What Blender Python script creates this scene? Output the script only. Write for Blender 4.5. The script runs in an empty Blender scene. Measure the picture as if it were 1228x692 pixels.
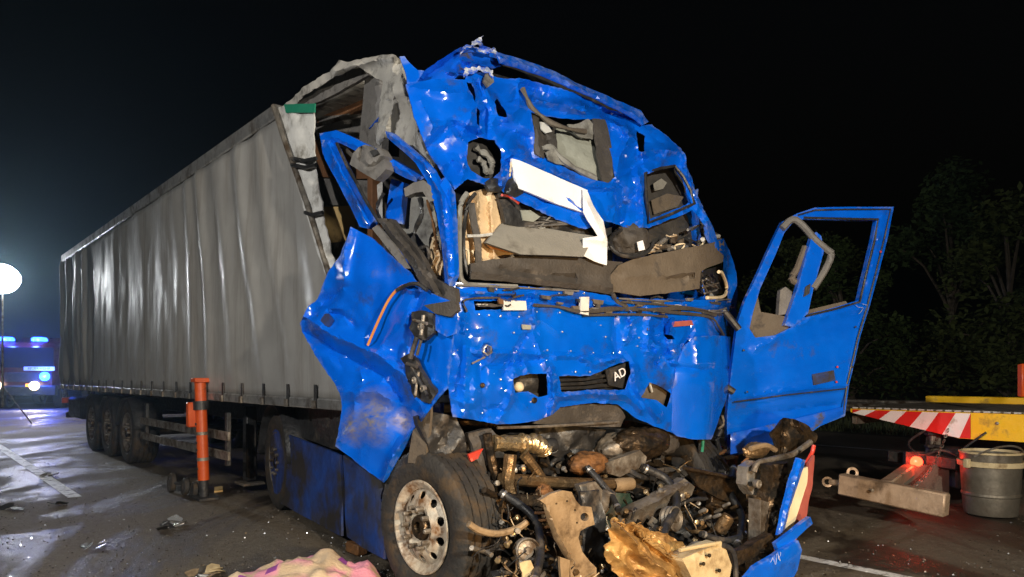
import bpy, bmesh, math, random
from mathutils import Vector, Matrix, noise
from mathutils.geometry import delaunay_2d_cdt
R = math.radians
random.seed(7)
SC = bpy.context.scene
COL = SC.collection

# ------------------------------------------------------------------ camera
F, CX, HY, CH = 850.0, 614.0, 450.0, 1.40      # focal length in photo pixels, centre column, horizon row, eye height
cd = bpy.data.cameras.new('camera'); cam = bpy.data.objects.new('camera', cd); COL.objects.link(cam)
cam.location = (0, 0, CH); cam.rotation_euler = (R(90), 0, 0)
cd.sensor_width = 36; cd.lens = 36*F/1228; cd.shift_y = (HY-346)/1228
cd.clip_start = .05; cd.clip_end = 2000
SC.camera = cam
# ------------------------------------------------------------------ night sky
W = bpy.data.worlds.new('World'); SC.world = W; W.use_nodes = True
nt = W.node_tree; bg = nt.nodes['Background']
sky = nt.nodes.new('ShaderNodeTexSky'); sky.sky_type = 'NISHITA'; sky.sun_disc = False
sky.sun_elevation = R(-4); sky.sun_rotation = R(200)
nt.links.new(sky.outputs[0], bg.inputs[0]); bg.inputs[1].default_value = .05
sd = bpy.data.lights.new('moon', 'SUN'); sd.energy = .03; sd.angle = R(.5); sd.color = (.8, .88, 1)
so = bpy.data.objects.new('moon', sd); COL.objects.link(so); so.rotation_euler = (R(50), 0, R(20))
# ------------------------------------------------------------------ rescue floodlights (out of frame, inferred from the light, no masts built)
def flood(name, loc, aim, power, col, ang=120, rad=.12, blend=.5):
    d = bpy.data.lights.new(name, 'SPOT'); d.energy = power; d.color = col; d.spot_size = R(ang); d.spot_blend = blend
    d.shadow_soft_size = rad
    o = bpy.data.objects.new(name, d); COL.objects.link(o); o.location = loc
    o.rotation_euler = (Vector(aim)-Vector(loc)).to_track_quat('-Z', 'Y').to_euler(); return o
flood('work_light_right', (2.5, -1.5, 2.7), (.5, 5.5, 1.2), 2300, (1, .90, .74), 104, .10, .5)
flood('work_light_left', (-4.2, -.8, 4.0), (-1.4, 6.0, .7), 1450, (1, .96, .90), 96, .10, .5)
flood('work_light_low', (1.9, .2, .85), (1.0, 5.0, .35), 650, (1, .58, .22), 62, .08, .6)
SC.view_settings.view_transform = 'Standard'; SC.view_settings.look = 'None'
SC.view_settings.exposure = 0; SC.view_settings.gamma = 1
SC.cycles.use_denoising = True
SC.cycles.max_bounces = 6; SC.cycles.volume_bounces = 0
SC.cycles.sample_clamp_indirect = 4

# ------------------------------------------------------------------ projection helpers
def ray(u, v): return Vector(((u-CX)/F, 1.0, (HY-v)/F))
CAM = Vector((0, 0, CH)); UP = Vector((0, 0, 1))
def P(u, v, Y): return CAM + ray(u, v)*Y
def on_ground(u, v, z=0): return P(u, v, (CH-z)*F/(v-HY))
def plane_surf(a, b):
    """vertical plane through plan points a and b -> function(u, v, off) ; off is along the normal that faces the camera"""
    a = Vector((a[0], a[1], 0)); b = Vector((b[0], b[1], 0)); d = (b-a).normalized(); n = Vector((d.y, -d.x, 0))
    if n.dot(CAM-a) < 0: n = -n
    def f(u, v, off=0):
        r = ray(u, v); lam = (n.dot(a-CAM)+off)/n.dot(r); return CAM+r*lam
    f.n = n; return f
# tractor frame
FW = Vector((.537, -.8436, 0)); RT = Vector((.8436, .537, 0)); OT = Vector((-.375, 4.30, 0))
def TL(s, t, z): return OT + RT*s - FW*t + Vector((0, 0, z))
def Dfront(s, z):
    s = max(-.4, min(2.9, s)); d = 0
    if z > 2.45: d += .28*(z-2.45)
    if s < .25: d += (.25-s)**2*.7
    if s > 2.05: d += (s-2.05)**2*.7
    if z < 1.35: d += (1.35-z)*.15
    return d
def front(u, v, off=0):
    """point on the smashed front of the cab; off > 0 comes towards the viewer"""
    r = ray(u, v); t0 = -(CAM-OT).dot(FW); tk = -r.dot(FW); d = 0; p = None
    for i in range(10):
        p = CAM + r*((d-off-t0)/tk)
        d = .5*d+.5*Dfront((p-OT).dot(RT), p.z)
    return p
front.n = FW
side = plane_surf((-.375, 4.30), (-1.52, 5.22))          # torn passenger door that bulges outwards
skirt = plane_surf(tuple(TL(-.1, 0, 0)[:2]), tuple(TL(-.1, 4, 0)[:2]))
TD = Vector((.6577, -.7533, 0)); TN = Vector((-.7533, -.6577, 0)); TR0 = Vector((-9.66, 15.24, 0))
def TRL(L, w, z): return TR0 + TD*L - TN*w + Vector((0, 0, z))     # trailer: L from the tail, w inwards from the visible side
trail = plane_surf(tuple(TR0[:2]), tuple((TR0+TD*13)[:2]))
door_s = plane_surf((1.70, 5.90), (3.0, 6.10))
def depth(Y):
    def f(u, v, off=0): return P(u, v, Y-off)
    f.n = Vector((0, -1, 0)); return f

# ------------------------------------------------------------------ object helpers
def tagp(o, label=None, cat=None, group=None, kind=None):
    if label: o['label'] = label
    if cat: o['category'] = cat
    if group: o['group'] = group
    if kind: o['kind'] = kind
    return o
def empty(name, loc, label, cat, group=None):
    o = bpy.data.objects.new(name, None); COL.objects.link(o); o.location = loc; o.empty_display_size = .1
    return tagp(o, label, cat, group)
def origin_of(p):
    return p.location.copy() if p.type == 'EMPTY' else Vector((0, 0, 0))
def link(name, me, m, parent=None):
    o = bpy.data.objects.new(name, me); COL.objects.link(o)
    if m is not None: me.materials.append(m)
    if parent is not None:
        o.parent = parent; o.matrix_parent_inverse = Matrix.Translation(-origin_of(parent))
    return o
def mesh(name, vs, fs, m, parent=None, smooth=True, sharp=38):
    me = bpy.data.meshes.new(name); me.from_pydata([tuple(v) for v in vs], [], fs)
    bm = bmesh.new(); bm.from_mesh(me); bmesh.ops.recalc_face_normals(bm, faces=bm.faces); bm.to_mesh(me); bm.free()
    if smooth:
        me.polygons.foreach_set('use_smooth', [True]*len(me.polygons)); me.set_sharp_from_angle(angle=R(sharp))
    me.update(); return link(name, me, m, parent)
class MB:
    def __init__(s): s.v = []; s.f = []
    def add(s, vs, fs):
        k = len(s.v); s.v += [Vector(v) for v in vs]; s.f += [tuple(i+k for i in f) for f in fs]; return s
    def box(s, c, ax, dim, tw=0):
        """box at c with axes ax (three vectors) and full sizes dim, lightly chamfered ends"""
        a, b, d = [Vector(x).normalized()*(q/2) for x, q in zip(ax, dim)]
        c = Vector(c); bv = min(dim)*.12
        ea, eb, ed = a.normalized()*bv, b.normalized()*bv, d.normalized()*bv
        bm = bmesh.new()
        pts = [c+i*a+j*b+k*d for i in (-1, 1) for j in (-1, 1) for k in (-1, 1)]
        vs = [bm.verts.new(p) for p in pts]
        for f in ((0, 1, 3, 2), (4, 6, 7, 5), (0, 4, 5, 1), (2, 3, 7, 6), (0, 2, 6, 4), (1, 5, 7, 3)): bm.faces.new([vs[i] for i in f])
        bmesh.ops.bevel(bm, geom=bm.edges[:], offset=bv, segments=1, affect='EDGES')
        bm.verts.index_update(); s.add([v.co.copy() for v in bm.verts], [tuple(v.index for v in f.verts) for f in bm.faces]); bm.free(); return s
    def tube(s, pts, rad, seg=8, cap=True, rfun=None, sub=0):
        pts = [Vector(p) for p in pts]
        if sub: pts = catmull(pts, sub)
        n = len(pts); k = len(s.v); up = Vector((.13, .21, .97)); rings = []
        for i, p in enumerate(pts):
            t = (pts[min(i+1, n-1)]-pts[max(i-1, 0)]).normalized()
            x = t.cross(up); x = x.normalized() if x.length > 1e-4 else Vector((1, 0, 0)); y = t.cross(x)
            r = rad if not isinstance(rad, (list, tuple)) else rad[0]+(rad[1]-rad[0])*i/(n-1)
            if rfun: r *= rfun(i/(n-1))
            s.v += [p+(x*math.cos(a)+y*math.sin(a))*r for a in [2*math.pi*j/seg for j in range(seg)]]
        for i in range(n-1):
            for j in range(seg):
                a, b = k+i*seg+j, k+i*seg+(j+1) % seg
                s.f.append((a, b, b+seg, a+seg))
        if cap: s.f.append(tuple(k+j for j in range(seg))[::-1]); s.f.append(tuple(k+(n-1)*seg+j for j in range(seg)))
        return s
    def lathe(s, c, ax, prof, seg=32, rmod=None, close=False):
        """revolve prof [(along axis, radius)] round the axis"""
        c = Vector(c); ax = Vector(ax).normalized(); x = ax.cross(Vector((0, 0, 1)))
        x = x.normalized() if x.length > 1e-3 else Vector((1, 0, 0)); y = ax.cross(x); k = len(s.v); n = len(prof)
        for j in range(seg):
            a = 2*math.pi*j/seg; d = x*math.cos(a)+y*math.sin(a)
            for i, (h, r) in enumerate(prof): s.v.append(c+ax*h+d*(r+(rmod(i, j) if rmod else 0)))
        for j in range(seg):
            q = (j+1) % seg
            for i in range(n if close else n-1):
                i2 = (i+1) % n
                s.f.append((k+j*n+i, k+q*n+i, k+q*n+i2, k+j*n+i2))
        return s
    def build(s, name, m, parent=None, smooth=True, sharp=38): return mesh(name, s.v, s.f, m, parent, smooth, sharp)
def catmull(p, k):
    out = []; n = len(p)
    for i in range(n-1):
        a, b, c, d = p[max(i-1, 0)], p[i], p[i+1], p[min(i+2, n-1)]
        for j in range(k):
            t = j/k; out.append(.5*((2*b)+(c-a)*t+(2*a-5*b+4*c-d)*t*t+(3*b-a-3*c+d)*t**3))
    out.append(p[-1]); return out
def inpoly(x, y, poly):
    c = False; j = len(poly)-1
    for i in range(len(poly)):
        xi, yi = poly[i]; xj, yj = poly[j]
        if (yi > y) != (yj > y) and x < (xj-xi)*(y-yi)/(yj-yi)+xi: c = not c
        j = i
    return c
def dseg(x, y, a, b):
    dx, dy = b[0]-a[0], b[1]-a[1]; l = dx*dx+dy*dy
    t = 0 if l == 0 else max(0, min(1, ((x-a[0])*dx+(y-a[1])*dy)/l))
    return math.hypot(x-a[0]-dx*t, y-a[1]-dy*t)
def dens(poly, res, jag, seed, closed=True):
    out = []; n = len(poly)
    for i in range(n if closed else n-1):
        a, b = poly[i], poly[(i+1) % n]; L = math.hypot(b[0]-a[0], b[1]-a[1]); k = max(1, int(round(L/res)))
        nx, ny = (b[1]-a[1])/max(L, 1e-6), -(b[0]-a[0])/max(L, 1e-6)
        for j in range(k):
            t = j/k; x, y = a[0]+(b[0]-a[0])*t, a[1]+(b[1]-a[1])*t
            q = jag*noise.noise(Vector((x*.21+seed, y*.21, seed*1.7))) if jag else 0
            out.append((x+nx*q, y+ny*q))
    return out
def fill2d(poly, holes, res, jag=0, seed=0, lines=()):
    """points and triangles of a polygon with holes"""
    rnd = random.Random(seed*977+len(poly))
    loops = [dens(poly, res, jag, seed)]+[dens(h, res, jag, seed+3.3) for h in holes]
    pts = []; edges = []
    for lp in loops:
        k = len(pts); n = len(lp); pts += lp; edges += [(k+i, k+(i+1) % n) for i in range(n)]
    for ln in lines:
        pl = [q for q in dens(list(ln), res*.8, res*.5, seed+1.1, False)+[ln[-1]]]
        run = []
        for q in pl:
            ok = inpoly(q[0], q[1], loops[0]) and not any(inpoly(q[0], q[1], h) for h in loops[1:]) and all(math.hypot(q[0]-p[0], q[1]-p[1]) > .4*res for p in pts)
            if ok: pts.append(q); run.append(len(pts)-1)
            else:
                edges += list(zip(run, run[1:])); run = []
        edges += list(zip(run, run[1:]))
    x0, x1 = min(p[0] for p in loops[0]), max(p[0] for p in loops[0]); y0, y1 = min(p[1] for p in loops[0]), max(p[1] for p in loops[0])
    y = y0; row = 0; segs = [(pts[a], pts[b]) for a, b in edges]
    inner = []
    while y < y1:
        x = x0+(row % 2)*res*.5
        while x < x1:
            qx, qy = x+rnd.uniform(-.18, .18)*res, y+rnd.uniform(-.18, .18)*res
            if inpoly(qx, qy, loops[0]) and not any(inpoly(qx, qy, h) for h in loops[1:]):
                if all(dseg(qx, qy, a, b) > .45*res for a, b in segs if abs(a[0]-qx) < 2.5*res and abs(a[1]-qy) < 2.5*res): inner.append((qx, qy))
            x += res
        y += res*.87; row += 1
    vs, es, fs, *_ = delaunay_2d_cdt([Vector(p) for p in pts+inner], edges, [], 0, 1e-5)
    tri = []
    for f in fs:
        cx = sum(vs[i].x for i in f)/len(f); cy = sum(vs[i].y for i in f)/len(f)
        if inpoly(cx, cy, loops[0]) and not any(inpoly(cx, cy, h) for h in loops[1:]): tri.append(tuple(f))
    return vs, tri
def crumple(p, freq, seed):
    q = Vector((p.x*freq+seed*3.1, p.y*freq-seed*1.7, p.z*freq+seed))
    q = q + Vector((noise.noise(q*1.3), noise.noise(q*1.3+Vector((5, 1, 2))), noise.noise(q*1.3+Vector((1, 7, 3)))))*.35
    d = noise.voronoi(q)[0]
    return (d[0]-.55)*1.0 + .25*noise.noise(q*.6) - .35*max(0, .16-(d[1]-d[0]))/.16*.5
def sheet(name, poly, surf, m, parent=None, holes=(), res=6, amp=.02, freq=4, seed=1, thick=.006, off=0, jag=0, creases=(), dents=(), fn=None, amp2=0, sharp=38, offs=None):
    """a sheet of material whose outline and folds are given in photo pixels and laid on a real surface of the scene"""
    vs, tri = fill2d(poly, list(holes), res, jag, seed, [c[0] for c in creases]); n = surf.n; fr = []
    for v in vs:
        o = off if offs is None else off+offs(v.x, v.y)
        for pl, h, w in creases:
            d = min(dseg(v.x, v.y, pl[i], pl[i+1]) for i in range(len(pl)-1))
            if d < w: o += h*(1-d/w)**1.35
        for (du, dv, dr, dh) in dents:
            d = math.hypot(v.x-du, v.y-dv)/dr
            if d < 2.5: o += dh*math.exp(-d*d*1.5)
        p = surf(v.x, v.y, o)
        k = amp*crumple(p, freq, seed) if amp else 0
        if amp2: k += amp2*noise.fractal(p*freq*3.3+Vector((seed, 0, 0)), 1, 2, 3)
        if fn: k += fn(v.x, v.y, p)
        fr.append(p+n*k)
    N = len(fr); cnt = {}
    bk = [p-n*thick for p in fr]
    V = fr+bk; Fs = [tuple(t) for t in tri]+[tuple(N+i for i in t[::-1]) for t in tri]
    for t in tri:
        for i in range(len(t)):
            e = (t[i], t[(i+1) % len(t)])
            if (e[1], e[0]) in cnt: cnt[(e[1], e[0])] = 2
            else: cnt[e] = 1
    for (a, b), c in list(cnt.items()):
        if c == 1: Fs.append((a, a+N, b+N, b)[::-1])
    return mesh(name, V, Fs, m, parent, True, sharp)
def rand_creases(n, box, seed, l=(16, 46), h=(.010, .028), w=(5, 10)):
    r_ = random.Random(seed); out = []
    for k in range(n):
        x, y = r_.uniform(box[0], box[2]), r_.uniform(box[1], box[3]); a = r_.uniform(0, 6.3); L = r_.uniform(*l); b = a+r_.uniform(-.8, .8)
        p1 = (x+L*.5*math.cos(a), y+L*.5*math.sin(a)); out.append(([(x, y), p1, (p1[0]+L*.5*math.cos(b), p1[1]+L*.5*math.sin(b))], r_.choice((-1, 1))*r_.uniform(*h), r_.uniform(*w)))
    return out
def copy_tree(o, parent=None):
    c = o.copy(); COL.objects.link(c)
    if parent is not None: c.parent = parent
    for ch in o.children: copy_tree(ch, c)
    return c

# ------------------------------------------------------------------ materials
MATS = {}
def pm(name, c1, c2=None, scale=4, rough=(.5, .5), metal=0, bump=0, bscale=20, coat=0, dirt=None, dscale=6, dthr=.56, dsoft=.08, spec=.5, detail=6, scratch=0, emit=None, estr=0, alpha=1, trans=0, spots=(), edge=0, dst=None):
    m = bpy.data.materials.new(name); m.use_nodes = True; t = m.node_tree; N = t.nodes; L = t.links
    b = N['Principled BSDF']; tc = N.new('ShaderNodeTexCoord')
    b.inputs['Metallic'].default_value = metal; b.inputs['Specular IOR Level'].default_value = spec
    b.inputs['Coat Weight'].default_value = coat; b.inputs['Coat Roughness'].default_value = .08
    n1 = N.new('ShaderNodeTexNoise'); n1.inputs['Scale'].default_value = scale; n1.inputs['Detail'].default_value = detail; n1.inputs['Roughness'].default_value = .62
    L.new(tc.outputs['Object'], n1.inputs['Vector'])
    rp = N.new('ShaderNodeValToRGB'); e = rp.color_ramp.elements; e[0].position = .32; e[1].position = .68
    e[0].color = (*c1, 1); e[1].color = (*(c2 or c1), 1); L.new(n1.outputs[0], rp.inputs[0]); col = rp.outputs[0]
    rr = N.new('ShaderNodeMapRange'); rr.inputs[1].default_value = .3; rr.inputs[2].default_value = .7; rr.inputs[3].default_value = rough[0]; rr.inputs[4].default_value = rough[1]
    n2 = N.new('ShaderNodeTexNoise'); n2.inputs['Scale'].default_value = scale*2.7; n2.inputs['Detail'].default_value = 8; L.new(tc.outputs['Object'], n2.inputs['Vector'])
    L.new(n2.outputs[0], rr.inputs[0]); ro = rr.outputs[0]
    def over(fac, color, rval):
        nonlocal col, ro
        mx = N.new('ShaderNodeMix'); mx.data_type = 'RGBA'; L.new(fac, mx.inputs[0]); L.new(col, mx.inputs[6]); mx.inputs[7].default_value = (*color, 1); col = mx.outputs[2]
        mr = N.new('ShaderNodeMix'); mr.data_type = 'FLOAT'; L.new(fac, mr.inputs[0]); L.new(ro, mr.inputs[2]); mr.inputs[3].default_value = rval; ro = mr.outputs[0]
    def mask(sc, thr, soft, stretch=None, det=8, dist=0, off=0):
        mp = N.new('ShaderNodeMapping'); mp.inputs['Location'].default_value = (off, off*.7, off*1.3)
        if stretch: mp.inputs['Scale'].default_value = stretch
        L.new(tc.outputs['Object'], mp.inputs[0])
        q = N.new('ShaderNodeTexNoise'); q.inputs['Scale'].default_value = sc; q.inputs['Detail'].default_value = det; q.inputs['Roughness'].default_value = .66; q.inputs['Distortion'].default_value = dist
        L.new(mp.outputs[0], q.inputs['Vector'])
        g = N.new('ShaderNodeMapRange'); g.inputs[1].default_value = thr-soft; g.inputs[2].default_value = thr+soft; g.clamp = True; L.new(q.outputs[0], g.inputs[0]); return g.outputs[0]
    if dirt: over(mask(dscale, dthr, dsoft, dst), dirt, .8)
    if scratch:
        over(mask(14, .745-.018*scratch, .012, (1, 1, 3), 12, .5, 3.1), (.42, .50, .62), .5)
        over(mask(11, .735-.018*scratch, .012, (2, 2, 1), 12, .9, 8.3), (.015, .02, .035), .7)
    if edge:
        gp = N.new('ShaderNodeNewGeometry'); pr_ = N.new('ShaderNodeMapRange'); pr_.inputs[1].default_value = .56; pr_.inputs[2].default_value = .66; L.new(gp.outputs['Pointiness'], pr_.inputs[0])
        pm_ = N.new('ShaderNodeMath'); pm_.operation = 'MULTIPLY'; L.new(pr_.outputs[0], pm_.inputs[0]); L.new(mask(22, .52, .10, None, 10, .4, 2.2), pm_.inputs[1])
        pk = N.new('ShaderNodeMath'); pk.operation = 'MULTIPLY'; L.new(pm_.outputs[0], pk.inputs[0]); pk.inputs[1].default_value = edge; over(pk.outputs[0], (.40, .44, .50), .45)
    for (sc_, sr, scol, sth) in spots:
        vd = N.new('ShaderNodeVectorMath'); vd.operation = 'DISTANCE'; L.new(tc.outputs['Object'], vd.inputs[0]); vd.inputs[1].default_value = tuple(sc_)
        mr = N.new('ShaderNodeMapRange'); mr.inputs[1].default_value = sr; mr.inputs[2].default_value = sr*.25; L.new(vd.outputs['Value'], mr.inputs[0])
        mm = N.new('ShaderNodeMath'); mm.operation = 'MULTIPLY'; L.new(mr.outputs[0], mm.inputs[0]); L.new(mask(15, sth, .16, (1, 1, 2.2), 12, .4, sr*9), mm.inputs[1]); over(mm.outputs[0], scol, .6)
    L.new(col, b.inputs['Base Color']); L.new(ro, b.inputs['Roughness'])
    if bump:
        n3 = N.new('ShaderNodeTexNoise'); n3.inputs['Scale'].default_value = bscale; n3.inputs['Detail'].default_value = 6; L.new(tc.outputs['Object'], n3.inputs['Vector'])
        bp = N.new('ShaderNodeBump'); bp.inputs['Strength'].default_value = bump; bp.inputs['Distance'].default_value = .02; L.new(n3.outputs[0], bp.inputs['Height']); L.new(bp.outputs[0], b.inputs['Normal'])
    if emit: b.inputs['Emission Color'].default_value = (*emit, 1); b.inputs['Emission Strength'].default_value = estr
    if trans: b.inputs['Transmission Weight'].default_value = trans
    MATS[name] = m; return m
M_BLUE = pm('blue_paint', (.0, .082, .52), (.001, .112, .65), 3, (.14, .26), 0, .03, 7, .6, (.006, .025, .12), 4, .64, .08, scratch=.9, edge=.7)
M_BLUED = pm('blue_paint_scraped', (.0, .082, .52), (.001, .112, .65), 3, (.16, .30), 0, .05, 7, .4, (.006, .025, .12), 4, .64, .08, scratch=.9, edge=.7,
             spots=((side(452, 500, .03), .22, (.20, .19, .20), .44), (side(425, 512, .03), .16, (.16, .15, .15), .46), (side(490, 470, .03), .12, (.03, .06, .16), .45), (side(480, 505, .05), .10, (.42, .36, .33), .47), (side(380, 400, .0), .10, (.02, .04, .10), .48)))
M_BLUE2 = pm('blue_paint_dull', (.001, .075, .50), (.003, .10, .62), 3, (.25, .42), 0, .10, 9, .2, (.05, .05, .06), 6, .60, .06, scratch=.6)
M_BLUEDK = pm('blue_skirt_dirty', (.003, .045, .24), (.006, .065, .34), 3, (.35, .55), 0, .12, 14, 0, (.022, .018, .016), 2.2, .47, .12)
M_DARK = pm('black_plastic', (.012, .012, .013), (.03, .03, .031), 8, (.35, .6), 0, .3, 30, 0, (.08, .065, .05), 7, .62, .07)
M_RUB = pm('tyre_rubber', (.016, .015, .014), (.032, .029, .026), 9, (.6, .85), 0, .3, 45, 0, (.07, .045, .022), 6, .58, .10)
M_GREY = pm('grey_trim', (.11, .105, .10), (.16, .15, .14), 7, (.5, .7), 0, .2, 60, 0, (.05, .045, .04), 9, .60, .06)
M_DASH = pm('dash_board', (.20, .19, .165), (.26, .245, .21), 5, (.6, .8), 0, .25, 90, 0, (.10, .09, .075), 5, .60, .08)
M_DASHDK = pm('dash_board_dark', (.035, .031, .028), (.065, .056, .048), 5, (.6, .8), 0, .3, 60, 0, (.12, .10, .08), 6, .63, .06)
M_SUN = pm('brown_visor', (.085, .068, .05), (.12, .097, .072), 6, (.6, .8), 0, .25, 60, 0, (.04, .034, .03), 6, .6, .07)
M_LINER = pm('roof_liner', (.17, .165, .15), (.24, .235, .21), 6, (.7, .9), 0, .3, 30, 0, (.06, .055, .05), 5, .58, .08)
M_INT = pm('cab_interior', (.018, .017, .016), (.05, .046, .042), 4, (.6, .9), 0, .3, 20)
M_BEIGE = pm('beige_cloth', (.62, .44, .25), (.74, .56, .35), 6, (.8, .95), 0, .4, 25, 0, (.30, .18, .09), 6, .66, .06)
M_WHITE = pm('white_board', (.74, .74, .78), (.84, .84, .86), 4, (.5, .7), 0, .12, 14, 0, (.5, .48, .45), 6, .66, .05)
M_TARP = pm('trailer_tarp', (.27, .265, .255), (.34, .335, .32), 2.2, (.36, .52), 0, .05, 8, 0, (.20, .19, .175), 2.6, .56, .10, dst=(1.6, 1.6, .22))
M_TARP2 = pm('roof_tarp', (.30, .29, .265), (.40, .385, .35), 6, (.55, .75), 0, .35, 14, 0, (.10, .095, .085), 7, .57, .08)
M_RAIL = pm('aluminium_rail', (.30, .30, .30), (.42, .42, .41), 6, (.35, .55), .7, .15, 20, 0, (.10, .09, .08), 5, .55, .1)
M_STEEL = pm('dirty_steel', (.16, .145, .125), (.30, .27, .23), 9, (.4, .65), .6, .35, 24, 0, (.075, .05, .03), 7, .54, .09)
M_ALU = pm('bright_alloy', (.42, .41, .39), (.62, .60, .56), 10, (.25, .5), .8, .35, 30, 0, (.14, .10, .06), 9, .6, .08)
M_RUST = pm('rusty_iron', (.13, .058, .02), (.26, .115, .035), 12, (.6, .85), .2, .5, 30, 0, (.05, .025, .012), 8, .54, .09)
M_MUD = pm('oily_iron', (.05, .034, .020), (.14, .092, .05), 14, (.2, .45), .7, .6, 26, 0, (.012, .010, .008), 8, .5, .09)
M_MUD2 = pm('muddy_casting', (.16, .10, .05), (.30, .20, .10), 14, (.25, .5), .7, .6, 26, 0, (.045, .03, .017), 7, .56, .09)
M_TAN = pm('tan_bracket', (.25, .175, .10), (.34, .245, .145), 8, (.45, .7), .25, .25, 30, 0, (.11, .07, .035), 6, .6, .08)
M_FOIL = pm('golden_insulation', (.30, .165, .05), (.56, .36, .14), 9, (.25, .45), .25, .25, 22, 0, (.15, .075, .022), 6, .55, .08)
M_FLEX = pm('flexible_exhaust', (.62, .46, .24), (.78, .64, .42), 12, (.22, .42), .9, .35, 40, 0, (.16, .09, .03), 9, .62, .07)
M_TIN = pm('yellowed_box', (.46, .36, .20), (.56, .45, .27), 6, (.5, .7), .1, .2, 30, 0, (.20, .13, .06), 5, .6, .08)
M_RIM = pm('wheel_rim', (.46, .40, .31), (.62, .56, .46), 9, (.4, .6), .2, .3, 26, 0, (.16, .075, .025), 9, .54, .10)
M_RED = pm('red_plastic', (.42, .03, .02), (.5, .05, .03), 8, (.3, .5), 0, .2, 20, 0, (.12, .03, .02), 7, .62, .07)
M_REDDULL = pm('dull_red_trim', (.28, .06, .05), (.36, .10, .08), 8, (.4, .6), 0, .2, 20)
M_CREAM = pm('cream_trim', (.66, .55, .36), (.75, .64, .45), 8, (.5, .7), 0, .2, 20, 0, (.3, .2, .1), 9, .66, .05)
M_ORANGE = pm('orange_strut', (.44, .055, .008), (.55, .085, .010), 6, (.35, .5), 0, .12, 20, 0, (.20, .04, .01), 7, .66, .06)
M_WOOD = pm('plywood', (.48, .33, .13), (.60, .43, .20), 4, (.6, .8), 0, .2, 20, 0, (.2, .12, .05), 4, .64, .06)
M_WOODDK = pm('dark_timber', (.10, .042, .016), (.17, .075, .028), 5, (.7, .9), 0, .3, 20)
M_GREEN = pm('green_band', (.008, .16, .09), (.012, .2, .12), 6, (.5, .7))
M_PALE = pm('pale_strap', (.50, .50, .48), (.62, .62, .60), 7, (.5, .7), 0, .2, 20, 0, (.2, .19, .17), 5, .6, .08)
M_TORN = pm('torn_white_edge', (.20, .24, .32), (.72, .73, .76), 22, (.4, .7), 0, .3, 40, 0, (.002, .07, .5), 14, .52, .06)
M_HATCH = pm('hatch_panel', (.22, .23, .20), (.28, .29, .25), 6, (.6, .8), 0, .2, 30, 0, (.12, .12, .10), 6, .62, .07)
M_ORCAB = pm('orange_cable', (.55, .19, .04), (.65, .26, .06), 8, (.4, .6))
M_BRIGHT = pm('bright_rivet', (.75, .78, .82), (.85, .88, .9), 9, (.2, .3), .8)
M_WIRE = pm('pale_wire', (.42, .33, .22), (.55, .44, .30), 9, (.4, .6))

# ------------------------------------------------------------------ setting: road, verge, markings
def road_material():
    m = bpy.data.materials.new('wet_asphalt'); m.use_nodes = True; t = m.node_tree; N = t.nodes; L = t.links; b = N['Principled BSDF']
    g = N.new('ShaderNodeNewGeometry')
    def nz(sc, det=8, ro=.6, st=None, dist=0, loc=0):
        mp = N.new('ShaderNodeMapping'); mp.inputs['Rotation'].default_value = (0, 0, R(49)); mp.inputs['Location'].default_value = (loc, loc, 0)
        if st: mp.inputs['Scale'].default_value = st
        L.new(g.outputs['Position'], mp.inputs[0]); q = N.new('ShaderNodeTexNoise'); q.inputs['Scale'].default_value = sc; q.inputs['Detail'].default_value = det; q.inputs['Roughness'].default_value = ro; q.inputs['Distortion'].default_value = dist
        L.new(mp.outputs[0], q.inputs['Vector']); return q.outputs[0]
    def ramp(s, a, b_):
        r = N.new('ShaderNodeMapRange'); r.inputs[1].default_value = a; r.inputs[2].default_value = b_; r.clamp = True; L.new(s, r.inputs[0]); return r.outputs[0]
    def mix(f, a, c):
        x = N.new('ShaderNodeMix'); x.data_type = 'RGBA'; L.new(f, x.inputs[0])
        for i, q in ((6, a), (7, c)):
            if isinstance(q, tuple): x.inputs[i].default_value = (*q, 1)
            else: L.new(q, x.inputs[i])
        return x.outputs[2]
    grain = nz(75, 5, .75); base = mix(ramp(grain, .38, .66), (.055, .043, .028), (.25, .205, .145))
    base = mix(ramp(nz(16, 8, .75), .46, .62), base, (.07, .052, .033)); base = mix(ramp(nz(26, 6, .8, None, .4, 9), .62, .68), base, (.34, .31, .26))
    base = mix(ramp(nz(1.1, 6, .6), .4, .65), base, (.12, .095, .062))
    oil = ramp(nz(.75, 10, .68, (1, .45, 1), .8, 4.2), .47, .56)
    col = mix(oil, base, (.030, .021, .013))
    L.new(col, b.inputs['Base Color'])
    r = N.new('ShaderNodeMapRange'); r.inputs[3].default_value = .80; r.inputs[4].default_value = .45; L.new(oil, r.inputs[0]); L.new(r.outputs[0], b.inputs['Roughness'])
    bp = N.new('ShaderNodeBump'); bp.inputs['Strength'].default_value = .9; bp.inputs['Distance'].default_value = .02; L.new(grain, bp.inputs['Height'])
    bp2 = N.new('ShaderNodeBump'); bp2.inputs['Strength'].default_value = .45; bp2.inputs['Distance'].default_value = .05; L.new(nz(7, 6, .6), bp2.inputs['Height']); L.new(bp.outputs[0], bp2.inputs['Normal']); L.new(bp2.outputs[0], b.inputs['Normal'])
    return m
M_ROAD = road_material()
rd = mesh('road', [(-140, -40, 0), (140, -40, 0), (140, 180, 0), (-140, 180, 0)], [(0, 1, 2, 3)], M_ROAD, None, False); tagp(rd, kind='structure')
M_LINE = pm('road_paint', (.55, .55, .53), (.70, .70, .68), 30, (.5, .7), 0, .3, 60, 0, (.09, .085, .08), 9, .56, .06)
RD = TD
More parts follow.
